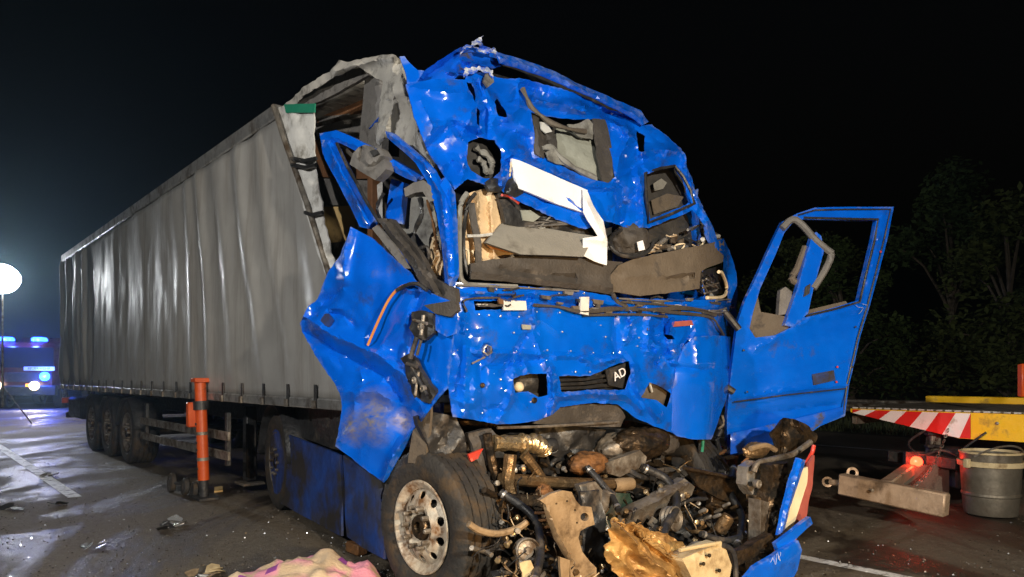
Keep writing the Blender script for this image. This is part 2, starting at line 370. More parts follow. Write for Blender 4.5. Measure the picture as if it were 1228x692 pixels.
def stripe(a, length, w, z=.004):
    a = Vector((a[0], a[1], z)); n = Vector((RD.y, -RD.x, 0)); k = 24; vs = []
    for i in range(k+1):
        p = a+RD*(length*i/k); vs += [p-n*w/2, p+n*w/2]
    return mesh('road_marking', vs, [(2*i, 2*i+1, 2*i+3, 2*i+2) for i in range(k)], M_LINE, None, False)
for a, l, w in (((-10.4, 14.3), 8.2, .14), ((-16.5, 21.3), 4.0, .14), ((1.2, 6.62), 2.9, .12), ((3.5, 17.2), 12, .13)):
    tagp(stripe(a, l, w), kind='structure')
# ------------------------------------------------------------------ wheels
def tyre_mesh(c, ax, r, w, seg=96):
    """tyre lathe with shoulder, side wall, circumferential grooves and cross cuts; ax points outwards, c is the middle"""
    h = w/2; pr = [(-h*.80, r*.60), (-h*.98, r*.70), (-h, r*.82), (-h*.97, r*.93), (-h*.88, r*.985)]
    g = []
    for k in range(5):
        a = -h*.84+k*h*.352; g += [(a, r), (a+h*.27, r), (a+h*.275, r*.972), (a+h*.345, r*.972)]
    pr += g[:-2]+[(h*.88, r*.985), (h*.97, r*.93), (h, r*.82), (h*.98, r*.70), (h*.80, r*.60)]
    top = {i for i, p in enumerate(pr) if p[1] > r*.98}
    def rm(i, j):
        if i in top and (j+(i//2)) % 3 == 0: return -.018*r
        return 0
    return MB().lathe(c, ax, pr, seg, rm)
def wheel(name, c, ax, r, w, parent, rim=M_RIM, steer=0, seg=96, nb=10, dish=.05):
    c = Vector(c); ax = Vector(ax).normalized()
    wheel_o = tyre_mesh(c, ax, r, w, seg).build('wheel' if name is None else name, M_RUB, parent, True, 30)
    h = w/2; rr = r*.60
    MB().lathe(c, ax, [(-h*.8, rr), (-h*.2, rr*.84), (h*.3, rr*.82), (h*.70, rr*.88), (h*.82, rr*.97), (h*.88, rr*1.03), (h*.93, rr*1.02), (h*.93, rr*.98), (h*.84, rr*.92), (h*.72, rr*.83), (h*.2, rr*.79), (-h*.2, rr*.8)], 48).build('rim', rim, wheel_o)
    # disc with hand holes
    x = ax.cross(Vector((0, 0, 1))).normalized(); y = ax.cross(x)
    def mp(v, o): return c+ax*o+x*v.x+y*v.y
    out = [(rr*.86*math.cos(a), rr*.86*math.sin(a)) for a in [2*math.pi*i/40 for i in range(40)]]
    holes = []
    for i in range(nb):
        a = 2*math.pi*(i+.5)/nb
        holes.append([(rr*.69*math.cos(a)+rr*.085*math.cos(q)*math.cos(a)-rr*.105*math.sin(q)*math.sin(a), rr*.69*math.sin(a)+rr*.085*math.cos(q)*math.sin(a)+rr*.105*math.sin(q)*math.cos(a)) for q in [2*math.pi*k/10 for k in range(10)]])
    holes.append([(rr*.27*math.cos(2*math.pi*i/18), rr*.27*math.sin(2*math.pi*i/18)) for i in range(18)])
    vs, tri = fill2d(out, holes, rr*.16)
    def oz(q):
        d = q.length/rr; return h*.55+dish*(1-min(1, abs(d-.5)/.4))*1.2
    a = [mp(v, oz(v)) for v in vs]; b = [mp(v, oz(v)-.012) for v in vs]; n = len(a)
    cnt = {}
    for t in tri:
        for i in range(3):
            e = (t[i], t[(i+1) % 3])
            if (e[1], e[0]) in cnt: cnt[(e[1], e[0])] = 2
            else: cnt[e] = 1
    fs = [tuple(t) for t in tri]+[tuple(n+i for i in t[::-1]) for t in tri]+[(p, q, q+n, p+n) for (p, q), k in cnt.items() if k == 1]
    mesh('wheel_disc', a+b, fs, rim, wheel_o, True, 45)
    hb = MB().lathe(c, ax, [(h*.3, rr*.30), (h*.95, rr*.27), (h*1.02, rr*.24), (h*1.02, rr*.13), (h*.8, rr*.12), (h*.8, .001)], 20).build('hub', M_MUD, wheel_o)
    for i in range(nb):
        q = 2*math.pi*i/nb; p = c+(x*math.cos(q)+y*math.sin(q))*rr*.44
        MB().lathe(p, ax, [(h*.55, .016), (h*.55+dish*1.3+.03, .016), (h*.55+dish*1.3+.035, .011), (h*.55+dish*1.3+.035, .001)], 6).build('wheel_nut', M_STEEL, wheel_o)
    return wheel_o

# ------------------------------------------------------------------ semi-trailer
tr = empty('semi_trailer', TRL(6, 0, 0), 'long grey curtain-sided semi-trailer with its front end torn open behind the blue cab', 'trailer')
def Lmax(z): return 11.28+(3.92-z)*.683
def fold(L, z):
    q = 3.92-z; h = 0
    for c, sl, w, a in ((10.9, .30, .16, .05), (10.35, .26, .14, .06), (9.75, .20, .20, .05), (9.15, .14, .12, .07), (8.7, .08, .13, .05), (8.2, .04, .2, .03), (7.5, .02, .22, .018), (6.3, 0, .25, .015), (4.9, 0, .2, .012), (11.6, .34, .2, .03)):
        e = (L-(c+sl*q+.05*math.sin(z*2.2+c)))/w
        h += a*math.exp(-e*e)*(.55+.45*math.sin(min(1, (z-1.05)/2.4)*math.pi*.5))
    h += .008*math.sin(L*3.1+2.4*math.sin(L*.9)+.4*z)*(1+noise.noise(Vector((L*.6, z*.5, 1))))+.003*math.sin(L*11.1+2*math.sin(L*1.3)+z)
    if L < 3.2: h += (.050*math.sin(L*9+2.2*math.sin(L*2.3)+.7*math.sin(z*1.6))+.020*math.sin(L*19+2*math.sin(L*3)+z))*min(1, (3.2-L)/.7)*(.45+.55*abs(math.sin(L*1.9+.5)))
    h += .02*noise.noise(Vector((L*1.1, z*1.1, 3)))+.012*noise.noise(Vector((L*4, z*2.2, 8)))
    if 3.4 < L < 12: h *= .62
    edge = min(1, (z-1.18)/.25)*min(1, (3.92-z)/.2)
    return h*max(.12, edge)
nL, nZ = 330, 34; vs = []; fs = []
for j in range(nZ+1):
    z = 1.20+(3.80-1.20)*j/nZ; lm = Lmax(z)
    for i in range(nL+1):
        L = .05+(lm-.05)*i/nL; zz = z
        if j == nZ: zz = z+.02*noise.noise(Vector((L*2, 1, 1)))
        vs.append(TRL(L, -.03-fold(L, z), zz))
for j in range(nZ):
    for i in range(nL):
        a = j*(nL+1)+i; fs.append((a, a+1, a+nL+2, a+nL+1))
cu = mesh('side_curtain', vs, fs, M_TARP, tr, True, 60)
so_ = cu.modifiers.new('t', 'SOLIDIFY'); so_.thickness = .004
# straps with buckles on the lower hem
for i in range(22):
    L = .45+i*.56
    if L > 12.4: break
    st = MB().box(TRL(L, -.050, 1.22), (TD, TN, (0, 0, 1)), (.045, .010, .20)).build('strap', M_DARK, tr)
    MB().box(TRL(L, -.066, 1.15), (TD, TN, (0, 0, 1)), (.06, .02, .07)).build('buckle', M_STEEL, st)
MB().box(TRL(6.45, .0, 1.16), (TD, TN, (0, 0, 1)), (12.9, .09, .09)).build('side_rail', M_RAIL, tr)
MB().box(TRL(5.65, .02, 3.90), (TD, TN, (0, 0, 1)), (11.3, .10, .15)).build('roof_rail', M_RAIL, tr)
MB().box(TRL(.04, 1.25, 2.54), (TD, TN, (0, 0, 1)), (.06, 2.45, 2.72)).build('rear_door', M_RAIL, tr)
MB().box(TRL(.05, 0.0, 2.54), (TD, TN, (0, 0, 1)), (.10, .10, 2.62)).build('rear_post', M_RAIL, tr)
# roof sheet, far curtain, floor
vs = []; fs = []
for i in range(61):
    L = 12.6*i/60
    for j in range(9):
        w = .05+2.4*j/8; vs.append(TRL(L, w, 3.955+.03*math.sin(j/8*math.pi)+.015*noise.noise(Vector((L, w, 0)))-(.25*max(0, L-11.2))*.3))
for i in range(60):
    for j in range(8): a = i*9+j; fs.append((a, a+1, a+10, a+9))
o = mesh('roof_sheet', vs, fs, M_TARP2, tr); o.modifiers.new('t', 'SOLIDIFY').thickness = .004
vs = []; fs = []
for i in range(81):
    L = .05+12.7*i/80
    for j in range(5): vs.append(TRL(L, 2.5+.02*math.sin(L*8), 1.06+2.85*j/4))
for i in range(80):
    for j in range(4): a = i*5+j; fs.append((a, a+1, a+6, a+5))
o = mesh('far_curtain', vs, fs, M_TARP, tr); o.modifiers.new('t', 'SOLIDIFY').thickness = .004
MB().box(TRL(6.4, 1.25, 1.20), (TD, TN, (0, 0, 1)), (12.7, 2.4, .06)).build('load_floor', M_WOODDK, tr)
for w in (.75, 1.75): MB().box(TRL(6.3, w, .99), (TD, TN, (0, 0, 1)), (12.4, .12, .34)).build('chassis_beam', M_DARK, tr)
# running gear
for k, L in enumerate((2.75, 4.08, 5.41)):
    for w, sgn in ((.02+.19, 1), (2.5-.19, -1)):
        wheel('wheel', TRL(L, w, .50), TN*sgn, .50, .38, tr, M_STEEL, seg=72)
    MB().tube([TRL(L, .3, .5), TRL(L, 2.2, .5)], .07, 10).build('axle', M_DARK, tr)
    vs = []; fs = []
    for i in range(13):
        a = math.pi*(.06+.88*i/12)
        for w in (.0, .42): vs.append(TRL(L-math.cos(a)*.60, w, .47+math.sin(a)*.58))
    for i in range(12): fs.append((2*i, 2*i+1, 2*i+3, 2*i+2))
    o = mesh('mudguard', vs, fs, M_DARK, tr); o.modifiers.new('t', 'SOLIDIFY').thickness = .01
MB().box(TRL(1.15, .22, .74), (TD, TN, (0, 0, 1)), (1.3, .4, .42)).build('equipment_box', M_DARK, tr)
MB().box(TRL(.06, 1.25, .55), (TD, TN, (0, 0, 1)), (.10, 2.4, .12)).build('underrun_bar', M_DARK, tr)
rl = MB().box(TRL(-.04, .12, .86), (TD, TN, (0, 0, 1)), (.08, .26, .12)).build('tail_lamp', M_RED, tr)
for z in (.50, .72): MB().box(TRL(8.0, .06, z), (TD, TN, (0, 0, 1)), (3.7, .03, .10)).build('side_guard', M_STEEL, tr)
for L in (6.3, 9.7): MB().box(TRL(L, .10, .68), (TD, TN, (0, 0, 1)), (.07, .05, .6)).build('guard_post', M_DARK, tr)
for w in (.5, 2.0):
    lg = MB().box(TRL(9.3, w, .58), (TD, TN, (0, 0, 1)), (.13, .13, .9)).build('landing_leg', M_DARK, tr)
    MB().box(TRL(9.3, w, .10), (TD, TN, (0, 0, 1)), (.30, .26, .03)).build('foot', M_STEEL, lg)
# torn front end : leaning curtain pole with its pale tensioning strip
sheet('curtain_end_strip', [(328, 130), (350, 126), (376, 130), (376, 175), (380, 215), (388, 262), (397, 296), (403, 330), (396, 338), (386, 318), (368, 262), (352, 200), (338, 158)], trail, M_PALE, tr, res=7, amp=.03, freq=5, seed=4, off=.10, thick=.01, jag=2, creases=[([(350, 130), (360, 200), (394, 320)], .03, 10)])
sheet('green_band', [(340, 125), (377, 124), (377, 135), (342, 135)], trail, M_GREEN, tr, res=7, amp=.01, off=.125, thick=.012)
MB().tube([trail(u, v, .14) for u, v in ((328, 127), (340, 165), (356, 210), (378, 275), (396, 334), (408, 370))], .024, 8, sub=3).build('curtain_pole', M_STEEL, tr)
for v, k in ((190, 0), (198, 0), (255, 8)):
    MB().tube([trail(350+k*2, v, .16), trail(366+k, v+3, .15), trail(379+k, v, .12)], .018, 6).build('strap', M_DARK, tr)
sheet('roof_edge', [(330, 134), (360, 113), (400, 88), (430, 78), (442, 90), (410, 108), (385, 121), (350, 131), (333, 141)], trail, M_GREY, tr, res=6, amp=.02, seed=2, off=.05, thick=.03)
sheet('front_post', [(438, 90), (458, 94), (457, 178), (446, 182), (430, 173), (435, 120)], trail, M_GREY, tr, res=7, amp=.015, seed=5, off=-.02, thick=.06, creases=[([(450, 92), (449, 180)], .04, 7)])
sheet('roof_tarp', [(402, 82), (409, 72), (417, 75), (440, 69), (463, 62), (478, 72), (488, 86), (496, 104), (490, 113), (498, 128), (507, 165), (522, 212), (514, 207), (490, 180), (466, 158), (460, 176), (454, 172), (458, 97), (441, 88), (430, 79), (404, 92), (360, 117), (331, 138), (329, 132), (362, 106)],
      trail, M_TARP2, tr, res=4, amp=.09, freq=2.4, seed=9, off=.12, thick=.006, jag=1.5, amp2=.008, creases=[([(463, 64), (470, 110), (462, 165)], .10, 14), ([(478, 75), (480, 110), (515, 200)], .08, 12), ([(405, 85), (465, 66)], .06, 9)])
# inside of the load space seen through the tear
def inner(u, v, off=0): return trail(u, v, off-.45)
inner.n = trail.n
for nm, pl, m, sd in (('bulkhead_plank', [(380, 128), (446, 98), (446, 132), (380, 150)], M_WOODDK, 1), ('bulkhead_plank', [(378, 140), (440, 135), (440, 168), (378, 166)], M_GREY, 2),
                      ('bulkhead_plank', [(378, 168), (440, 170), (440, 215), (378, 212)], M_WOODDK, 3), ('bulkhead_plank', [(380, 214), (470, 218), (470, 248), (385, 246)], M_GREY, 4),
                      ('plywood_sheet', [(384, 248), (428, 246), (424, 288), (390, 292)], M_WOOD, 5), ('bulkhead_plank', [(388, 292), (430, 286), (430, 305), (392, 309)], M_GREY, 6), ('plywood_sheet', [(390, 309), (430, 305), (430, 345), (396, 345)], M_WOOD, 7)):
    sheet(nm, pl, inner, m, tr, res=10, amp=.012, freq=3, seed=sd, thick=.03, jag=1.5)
MB().tube([inner(380, 150, .1), inner(412, 141, .12), inner(446, 138, .1)], .02, 6).build('lashing_bar', M_STEEL, tr)
MB().tube([inner(384, 172, .1), inner(414, 178, .12), inner(436, 200, .1)], .02, 6).build('lashing_bar', M_STEEL, tr)
MB().box(TRL(12.5, 1.4, 2.4), (TD, TN, (0, 0, 1)), (.08, 2.2, 2.7)).build('bulkhead', M_WOODDK, tr)
sheet('torn_lining', [(452, 222), (458, 218), (464, 224), (462, 262), (456, 266), (450, 240)], inner, M_PALE, tr, res=6, amp=.03, seed=8, off=.1, thick=.01, jag=2)

# ------------------------------------------------------------------ the wrecked tractor unit
tk = empty('wrecked_truck', TL(1.2, .8, 0), 'bright blue lorry cab crushed beyond recognition with bare front axle and engine', 'lorry')
# --- chassis, rear axle
for s in (.75, 1.65): MB().box(TL(s, 2.6, .86), (FW, RT, (0, 0, 1)), (4.8, .08, .26)).build('frame_rail', M_DARK, tk)
for t in (1.6, 2.6, 3.2): MB().box(TL(1.2, t, .84), (FW, RT, (0, 0, 1)), (.10, .9, .16)).build('cross_member', M_DARK, tk)
for s, sg in ((.06, -1), (2.36, 1)): wheel('rear_wheel', TL(s, 3.75, .50), RT*sg, .50, .33, tk, M_STEEL, seg=72)
MB().tube([TL(.1, 3.75, .5), TL(1.0, 3.75, .5), TL(1.2, 3.75, .5), TL(1.4, 3.75, .5), TL(2.3, 3.75, .5)], .09, 10, rfun=lambda q: 1+1.3*math.exp(-((q-.5)/.12)**2)).build('rear_axle', M_DARK, tk)
MB().box(TL(1.2, 3.6, 1.08), (FW, RT, (0, 0, 1)), (.9, .9, .10)).build('fifth_wheel', M_STEEL, tk)
vs = []; fs = []
for i in range(15):
    a = math.pi*(.02+.96*i/14)
    for s in (-.14, .30): vs.append(TL(s, 3.75-math.cos(a)*.60, .50+math.sin(a)*.60))
for i in range(14): fs.append((2*i, 2*i+1, 2*i+3, 2*i+2))
o = mesh('rear_mudguard', vs, fs, M_DARK, tk); o.modifiers.new('t', 'SOLIDIFY').thickness = .012
# --- side skirts
sheet('side_skirt', [(322, 512), (350, 523), (408, 546), (410, 600), (409, 643), (372, 624), (337, 604), (328, 590), (324, 555)], skirt, M_BLUEDK, tk, res=9, amp=.025, freq=2.2, seed=2, thick=.02, creases=[([(408, 546), (409, 643)], .05, 7)])
sheet('side_skirt', [(411, 546), (434, 562), (456, 578), (463, 600), (461, 671), (440, 660), (414, 644)], skirt, M_BLUEDK, tk, res=8, amp=.03, freq=3, seed=3, thick=.02, off=.04, creases=[([(455, 580), (461, 670)], .05, 7), ([(425, 560), (430, 650)], -.03, 10)])
sheet('step_panel', [(395, 480), (412, 486), (405, 540), (322, 511), (318, 495)], skirt, M_DARK, tk, res=9, amp=.03, freq=3, seed=5, thick=.02, off=-.12)
# --- front axle and wheel
fw_ax = (-RT*.985+FW*.16).normalized()
wheel('front_wheel', TL(.03, .22, .455), fw_ax, .475, .31, tk, M_RIM, seg=120, dish=.06)
wheel('front_wheel', TL(2.38, .45, .455), RT, .475, .31, tk, M_RIM, seg=72)
MB().tube([TL(.2, .25, .42), TL(.5, .28, .34), TL(1.9, .4, .34), TL(2.3, .45, .42)], .065, 10, sub=3).build('front_axle', M_MUD, tk)
# --- inner shell of the cab
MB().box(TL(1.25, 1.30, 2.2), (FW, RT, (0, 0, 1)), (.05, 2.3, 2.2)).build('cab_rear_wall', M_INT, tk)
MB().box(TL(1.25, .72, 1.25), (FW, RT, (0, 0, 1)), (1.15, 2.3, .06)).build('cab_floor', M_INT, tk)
def grid_patch(name, f, nu, nv, m, amp, freq, seed, nrm, thick=.006):
    vs = []; fs = []
    for i in range(nu+1):
        for j in range(nv+1):
            p = f(i/nu, j/nv); vs.append(p+Vector(nrm)*amp*crumple(p, freq, seed))
    for i in range(nu):
        for j in range(nv): a = i*(nv+1)+j; fs.append((a, a+1, a+nv+2, a+nv+1))
    o = mesh(name, vs, fs, m, tk); o.modifiers.new('t', 'SOLIDIFY').thickness = thick; return o
grid_patch('cab_side', lambda a, b: TL(2.46-.12*b*b, .18+1.1*a, 1.15+1.75*b), 16, 20, M_BLUE, .07, 2.6, 6, RT)
grid_patch('cab_side', lambda a, b: TL(.12+.1*b, .30+1.0*a, 1.15+1.25*b), 14, 16, M_BLUE2, .05, 3, 8, -RT)
grid_patch('roof', lambda a, b: TL(.0+2.2*a, .50+.85*b, 3.42-.95*max(0, a-.25)**1.6-.1*b), 24, 12, M_BLUE2, .10, 2.4, 4, (0, 0, 1))

# --- upper front: roof skin folded down to face the road
H_A = [(563, 170), (576, 164), (594, 168), (602, 180), (603, 204), (594, 213), (580, 212), (566, 204), (561, 188)]
H_HATCH = [(636, 135), (655, 140), (690, 142), (722, 143), (728, 160), (735, 196), (737, 212), (727, 220), (714, 216), (690, 206), (662, 192), (645, 185), (641, 160)]
H_SIDE = [(775, 209), (790, 204), (808, 201), (817, 211), (826, 228), (830, 242), (805, 253), (780, 263), (776, 235)]
H_T1 = [(594, 122), (599, 116), (607, 128), (609, 140), (598, 139)]
H_T2 = [(559, 99), (565, 100), (570, 110), (571, 122), (567, 114), (562, 106)]
H_T3 = [(573, 128), (577, 131), (577, 150), (574, 147)]
H_T4 = [(765, 156), (774, 163), (775, 181), (767, 180)]
U_CR = [([(487, 103), (540, 112), (560, 110)], .03, 10), ([(515, 176), (528, 160), (545, 150), (556, 158), (575, 158)], -.05, 9), ([(575, 158), (583, 130), (572, 100)], -.04, 8),
        ([(609, 140), (624, 130), (622, 100)], .04, 9), ([(625, 100), (660, 112), (700, 122), (755, 142)], -.05, 12), ([(640, 120), (690, 128), (712, 124)], .05, 9),
        ([(738, 215), (742, 190), (758, 165), (752, 145)], .05, 9), ([(745, 270), (748, 240), (742, 222)], -.05, 10), ([(768, 185), (780, 180), (815, 182)], .05, 10),
        ([(604, 222), (606, 190), (615, 185), (700, 222), (738, 226)], .05, 7), ([(530, 200), (545, 190), (556, 200)], .05, 10), ([(600, 150), (632, 165), (640, 190)], -.05, 12),
        ([(765, 200), (772, 250), (772, 272)], .04, 8), ([(820, 190), (838, 232), (848, 262)], .05, 9), ([(505, 120), (520, 150), (520, 170)], .03, 12)]
up = sheet('roof_skin', [(487, 101), (510, 96), (529, 93), (557, 96), (560, 88), (569, 85), (592, 89), (602, 92), (631, 95), (672, 106), (710, 118), (732, 129), (760, 140), (770, 150), (781, 150), (798, 162), (815, 178), (831, 211), (842, 239), (851, 268), (846, 272), (832, 252), (805, 263), (779, 273), (750, 272), (737, 268), (724, 265), (703, 275), (670, 262), (640, 250), (612, 236), (600, 222), (585, 221), (562, 214), (552, 222), (544, 228), (530, 203), (515, 176), (501, 148), (492, 120)],
           front, M_BLUE, tk, [H_A, H_HATCH, H_SIDE, H_T1, H_T2, H_T3, H_T4], res=4.0, amp=.085, freq=2.5, seed=11, thick=.008, jag=1.2, creases=U_CR+rand_creases(24, (500, 105, 840, 260), 4, (26, 70), (.015, .045), (7, 13)), amp2=.005, sharp=17,
           dents=[(540, 190, 25, -.06), (690, 130, 22, .05), (760, 240, 18, -.06), (750, 170, 16, .05), (620, 110, 20, -.04)])
# roof rim (long strip above) and its dark underside, crushed corner on the left
sheet('roof_rim', [(596, 62), (630, 72), (660, 83), (710, 106), (745, 122), (768, 133), (778, 146), (771, 150), (750, 136), (710, 116), (660, 94), (630, 84), (600, 75)], front, M_BLUE, tk, res=5, amp=.03, freq=4, seed=3, off=.05, thick=.012, amp2=.008, creases=[([(598, 68), (660, 88), (770, 142)], .04, 6)])
sheet('roof_rim_underside', [(556, 66), (600, 72), (660, 90), (710, 113), (768, 146), (760, 150), (732, 138), (672, 116), (602, 102), (560, 100), (530, 98)], front, M_DARK, tk, res=8, amp=.02, seed=5, off=-.16, thick=.01)
sheet('roof_corner', [(489, 110), (497, 99), (510, 84), (530, 70), (553, 56), (566, 54), (598, 62), (604, 78), (590, 84), (570, 84), (556, 92), (529, 96), (508, 101)], front, M_BLUE2, tk, res=4.5, amp=.05, freq=5, seed=6, off=-.06, thick=.01, jag=1,
      creases=[([(555, 72), (590, 82)], .05, 4), ([(550, 80), (580, 88)], .05, 4), ([(540, 86), (566, 92)], .05, 4), ([(555, 58), (505, 95)], -.08, 9)])
sheet('roof_flap', [(480, 68), (485, 67), (493, 76), (502, 83), (510, 84), (498, 101), (489, 106), (487, 88)], front, M_BLUE, tk, res=5, amp=.03, freq=5, seed=8, off=-.02, thick=.008, jag=1)
def shred(pts, r, m=M_TORN, off=.06, name='torn_edge', srf=front, parent=tk, jit=.02):
    if m is M_TORN:
        r *= .34; q_ = []
        for i in range(len(pts)-1):
            for t_ in (0, .33, .66): q_.append((pts[i][0]+(pts[i+1][0]-pts[i][0])*t_+random.uniform(-1.6, 1.6), pts[i][1]+(pts[i+1][1]-pts[i][1])*t_+random.uniform(-1.6, 1.6)))
        pts = q_+[pts[-1]]
    p3 = [srf(u, v, off+random.uniform(-jit, jit)) for u, v in pts]
    return MB().tube(p3, r, 6, sub=4, rfun=lambda q: .55+.6*abs(math.sin(q*9+pts[0][0]))).build(name, m, parent)
sheet('torn_edge', [(552, 65), (555, 55), (566, 52), (573, 46), (580, 42), (577, 50), (584, 57), (594, 58), (599, 71), (590, 64), (578, 62), (568, 57), (559, 58)], front, M_TORN, tk, res=2.4, amp=.02, freq=9, seed=3, off=.03, thick=.004, jag=3.5, holes=[[(566, 55), (574, 53), (578, 58), (570, 57)]], creases=[([(556, 60), (575, 52), (595, 62)], .03, 4)])
sheet('torn_edge', [(556, 93), (557, 82), (564, 80), (574, 79), (584, 82), (591, 84), (592, 93), (586, 88), (574, 84), (564, 88)], front, M_TORN, tk, res=2.4, amp=.02, freq=9, seed=4, off=.06, thick=.004, jag=3.5)
sheet('torn_bracket', [(583, 88), (590, 85), (593, 98), (586, 104), (581, 97)], front, M_GREY, tk, res=4, amp=.02, seed=2, off=.05, thick=.02)
# --- behind the small holes
def back(d):
    def f(u, v, off=0): return front(u, v, off-d)
    f.n = FW; return f
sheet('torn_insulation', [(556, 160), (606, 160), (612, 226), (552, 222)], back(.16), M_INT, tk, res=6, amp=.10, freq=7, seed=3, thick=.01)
shred([(570, 176), (576, 182), (584, 186), (590, 196), (588, 206)], .022, M_LINER, -.08, 'liner_strip'); shred([(572, 190), (580, 196), (584, 208)], .02, M_LINER, -.08, 'liner_strip')
# --- roof hatch
sheet('hatch_panel', [(668, 152), (690, 160), (712, 170), (718, 196), (723, 221), (700, 213), (676, 199), (668, 180)], back(.06), M_HATCH, tk, res=7, amp=.02, freq=3, seed=3, thick=.02, creases=[([(672, 165), (715, 200)], .02, 9)])
sheet('hatch_frame', [(632, 132), (640, 136), (662, 148), (668, 165), (670, 196), (655, 192), (643, 184)], back(.02), M_DASHDK, tk, res=5, amp=.03, freq=8, seed=6, thick=.015, creases=[([(640, 140), (650, 190)], .03, 5), ([(650, 145), (660, 192)], -.03, 5)])
sheet('hatch_frame', [(711, 142), (726, 143), (732, 165), (740, 210), (728, 224), (722, 215), (716, 180)], back(-.01), M_DASHDK, tk, res=5, amp=.03, freq=8, seed=7, thick=.015)
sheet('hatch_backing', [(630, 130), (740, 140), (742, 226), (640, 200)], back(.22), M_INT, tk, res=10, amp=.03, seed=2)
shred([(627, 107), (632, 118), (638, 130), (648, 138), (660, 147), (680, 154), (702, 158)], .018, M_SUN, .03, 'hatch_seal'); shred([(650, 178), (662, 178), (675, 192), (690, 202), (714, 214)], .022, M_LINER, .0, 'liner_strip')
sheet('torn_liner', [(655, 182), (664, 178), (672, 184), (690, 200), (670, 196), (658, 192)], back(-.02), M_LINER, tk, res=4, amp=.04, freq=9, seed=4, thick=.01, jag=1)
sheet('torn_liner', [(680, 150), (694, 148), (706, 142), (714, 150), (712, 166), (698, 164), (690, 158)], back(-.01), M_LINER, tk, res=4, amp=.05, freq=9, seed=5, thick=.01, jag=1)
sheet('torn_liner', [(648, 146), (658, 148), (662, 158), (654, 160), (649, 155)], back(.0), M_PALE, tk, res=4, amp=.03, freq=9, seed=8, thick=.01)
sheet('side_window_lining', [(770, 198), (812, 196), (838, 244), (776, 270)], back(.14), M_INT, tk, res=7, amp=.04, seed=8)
sheet('torn_liner', [(784, 220), (793, 214), (800, 219), (796, 226), (786, 229)], back(.08), M_LINER, tk, res=4, amp=.02, seed=9)
sheet('torn_liner', [(782, 240), (800, 232), (820, 236), (812, 248), (786, 257)], back(.10), M_SUN, tk, res=5, amp=.04, seed=10)
MB().tube([front(u, v, .025) for u, v in ((774, 208), (791, 202), (809, 199), (819, 211), (828, 228), (833, 244), (806, 256), (778, 267), (775, 236), (774, 208))], .012, 6).build('window_seal', M_DARK, tk)
# --- windscreen opening : frame, pillars
sheet('windscreen_pillar', [(846, 262), (853, 268), (860, 288), (868, 286), (876, 300), (883, 330), (884, 374), (876, 376), (874, 335), (868, 306), (858, 298), (850, 280)], front, M_BLUE, tk, res=4, amp=.03, freq=6, seed=3, thick=.03, off=.02, jag=.8)
sheet('windscreen_pillar', [(534, 212), (541, 222), (546, 232), (548, 255), (547, 346), (539, 348), (536, 310), (531, 252), (528, 222)], front, M_BLUE, tk, res=4, amp=.025, freq=6, seed=4, thick=.05, off=.03, creases=[([(540, 225), (543, 340)], .03, 4)])
MB().tube([front(u, v, .01) for u, v in ((560, 232), (553, 243), (551, 262), (551, 300), (552, 330), (558, 340), (570, 342), (620, 344))], .017, 7, sub=3).build('windscreen_seal', M_LINER, tk)
MB().tube([front(u, v, -.03) for u, v in ((570, 232), (561, 245), (557, 270), (556, 300), (560, 325), (566, 334))], .013, 6, sub=3).build('inner_frame', M_DARK, tk)
MB().tube([front(u, v, -.05) for u, v in ((553, 298), (561, 300), (562, 316), (566, 330), (573, 332), (574, 316), (566, 300))], .010, 6, sub=3).build('trim_loop', M_CREAM, tk)
MB().tube([front(u, v, -.02) for u, v in ((560, 283), (575, 283), (590, 281))], .010, 6).build('grab_bar', M_PALE, tk)
sheet('seat_belt', [(561, 243), (569, 243), (572, 262), (577, 290), (578, 318), (571, 318), (569, 290), (564, 262)], back(.02), M_DASHDK, tk, res=5, amp=.02, freq=8, seed=3, thick=.008)
sheet('sleeper_curtain', [(558, 234), (566, 230), (585, 225), (600, 240), (606, 266), (586, 288), (630, 304), (628, 318), (560, 318), (556, 280)], back(.10), M_BEIGE, tk, res=4.5, amp=.06, freq=5, seed=4, thick=.01, creases=[([(575, 230), (580, 315)], .05, 7), ([(590, 230), (592, 310)], .05, 6), ([(566, 240), (570, 310)], -.04, 5)])
sheet('seat_back', [(598, 232), (606, 226), (618, 238), (632, 260), (650, 278), (606, 268)], back(.04), M_DARK, tk, res=5, amp=.05, freq=6, seed=5, thick=.04)
shred([(602, 234), (610, 236), (622, 244)], .008, M_RED, .02, 'red_strap')
sheet('torn_liner', [(624, 252), (636, 252), (648, 260), (640, 266), (628, 264)], back(.02), M_HATCH, tk, res=4, amp=.03, freq=9, seed=15, thick=.01)
sheet('smashed_instrument_panel', [(604, 240), (640, 250), (680, 262), (720, 276), (735, 272), (735, 300), (712, 300), (640, 285), (606, 268)], back(.10), M_DARK, tk, res=5, amp=.12, freq=7, seed=5, thick=.02)
for k in range(10): shred([(640+random.uniform(-20, 60), 262+random.uniform(-6, 12)) for _ in range(3)], .006, random.choice((M_LINER, M_DARK, M_GREY)), -.05, 'loose_wire')
sheet('black_lump', [(583, 218), (590, 213), (600, 214), (606, 222), (600, 230), (588, 229)], front, M_DARK, tk, res=4, amp=.03, freq=9, seed=5, thick=.03, dents=[(594, 222, 9, .05)])
sheet('black_lump', [(606, 216), (617, 212), (624, 220), (628, 232), (618, 237), (607, 232)], front, M_DARK, tk, res=4, amp=.03, freq=9, seed=6, thick=.03, dents=[(616, 224, 9, .05)])
sheet('bunk_board', [(614, 190), (622, 192), (662, 209), (705, 228), (703, 242), (700, 255), (688, 251), (665, 243), (640, 233), (622, 226), (616, 210)], front, M_WHITE, tk, res=6, amp=.018, freq=3, seed=2, thick=.018, off=.035)
shred([(613, 194), (612, 206), (611, 212)], .007, M_CREAM, .03, 'yellow_label')
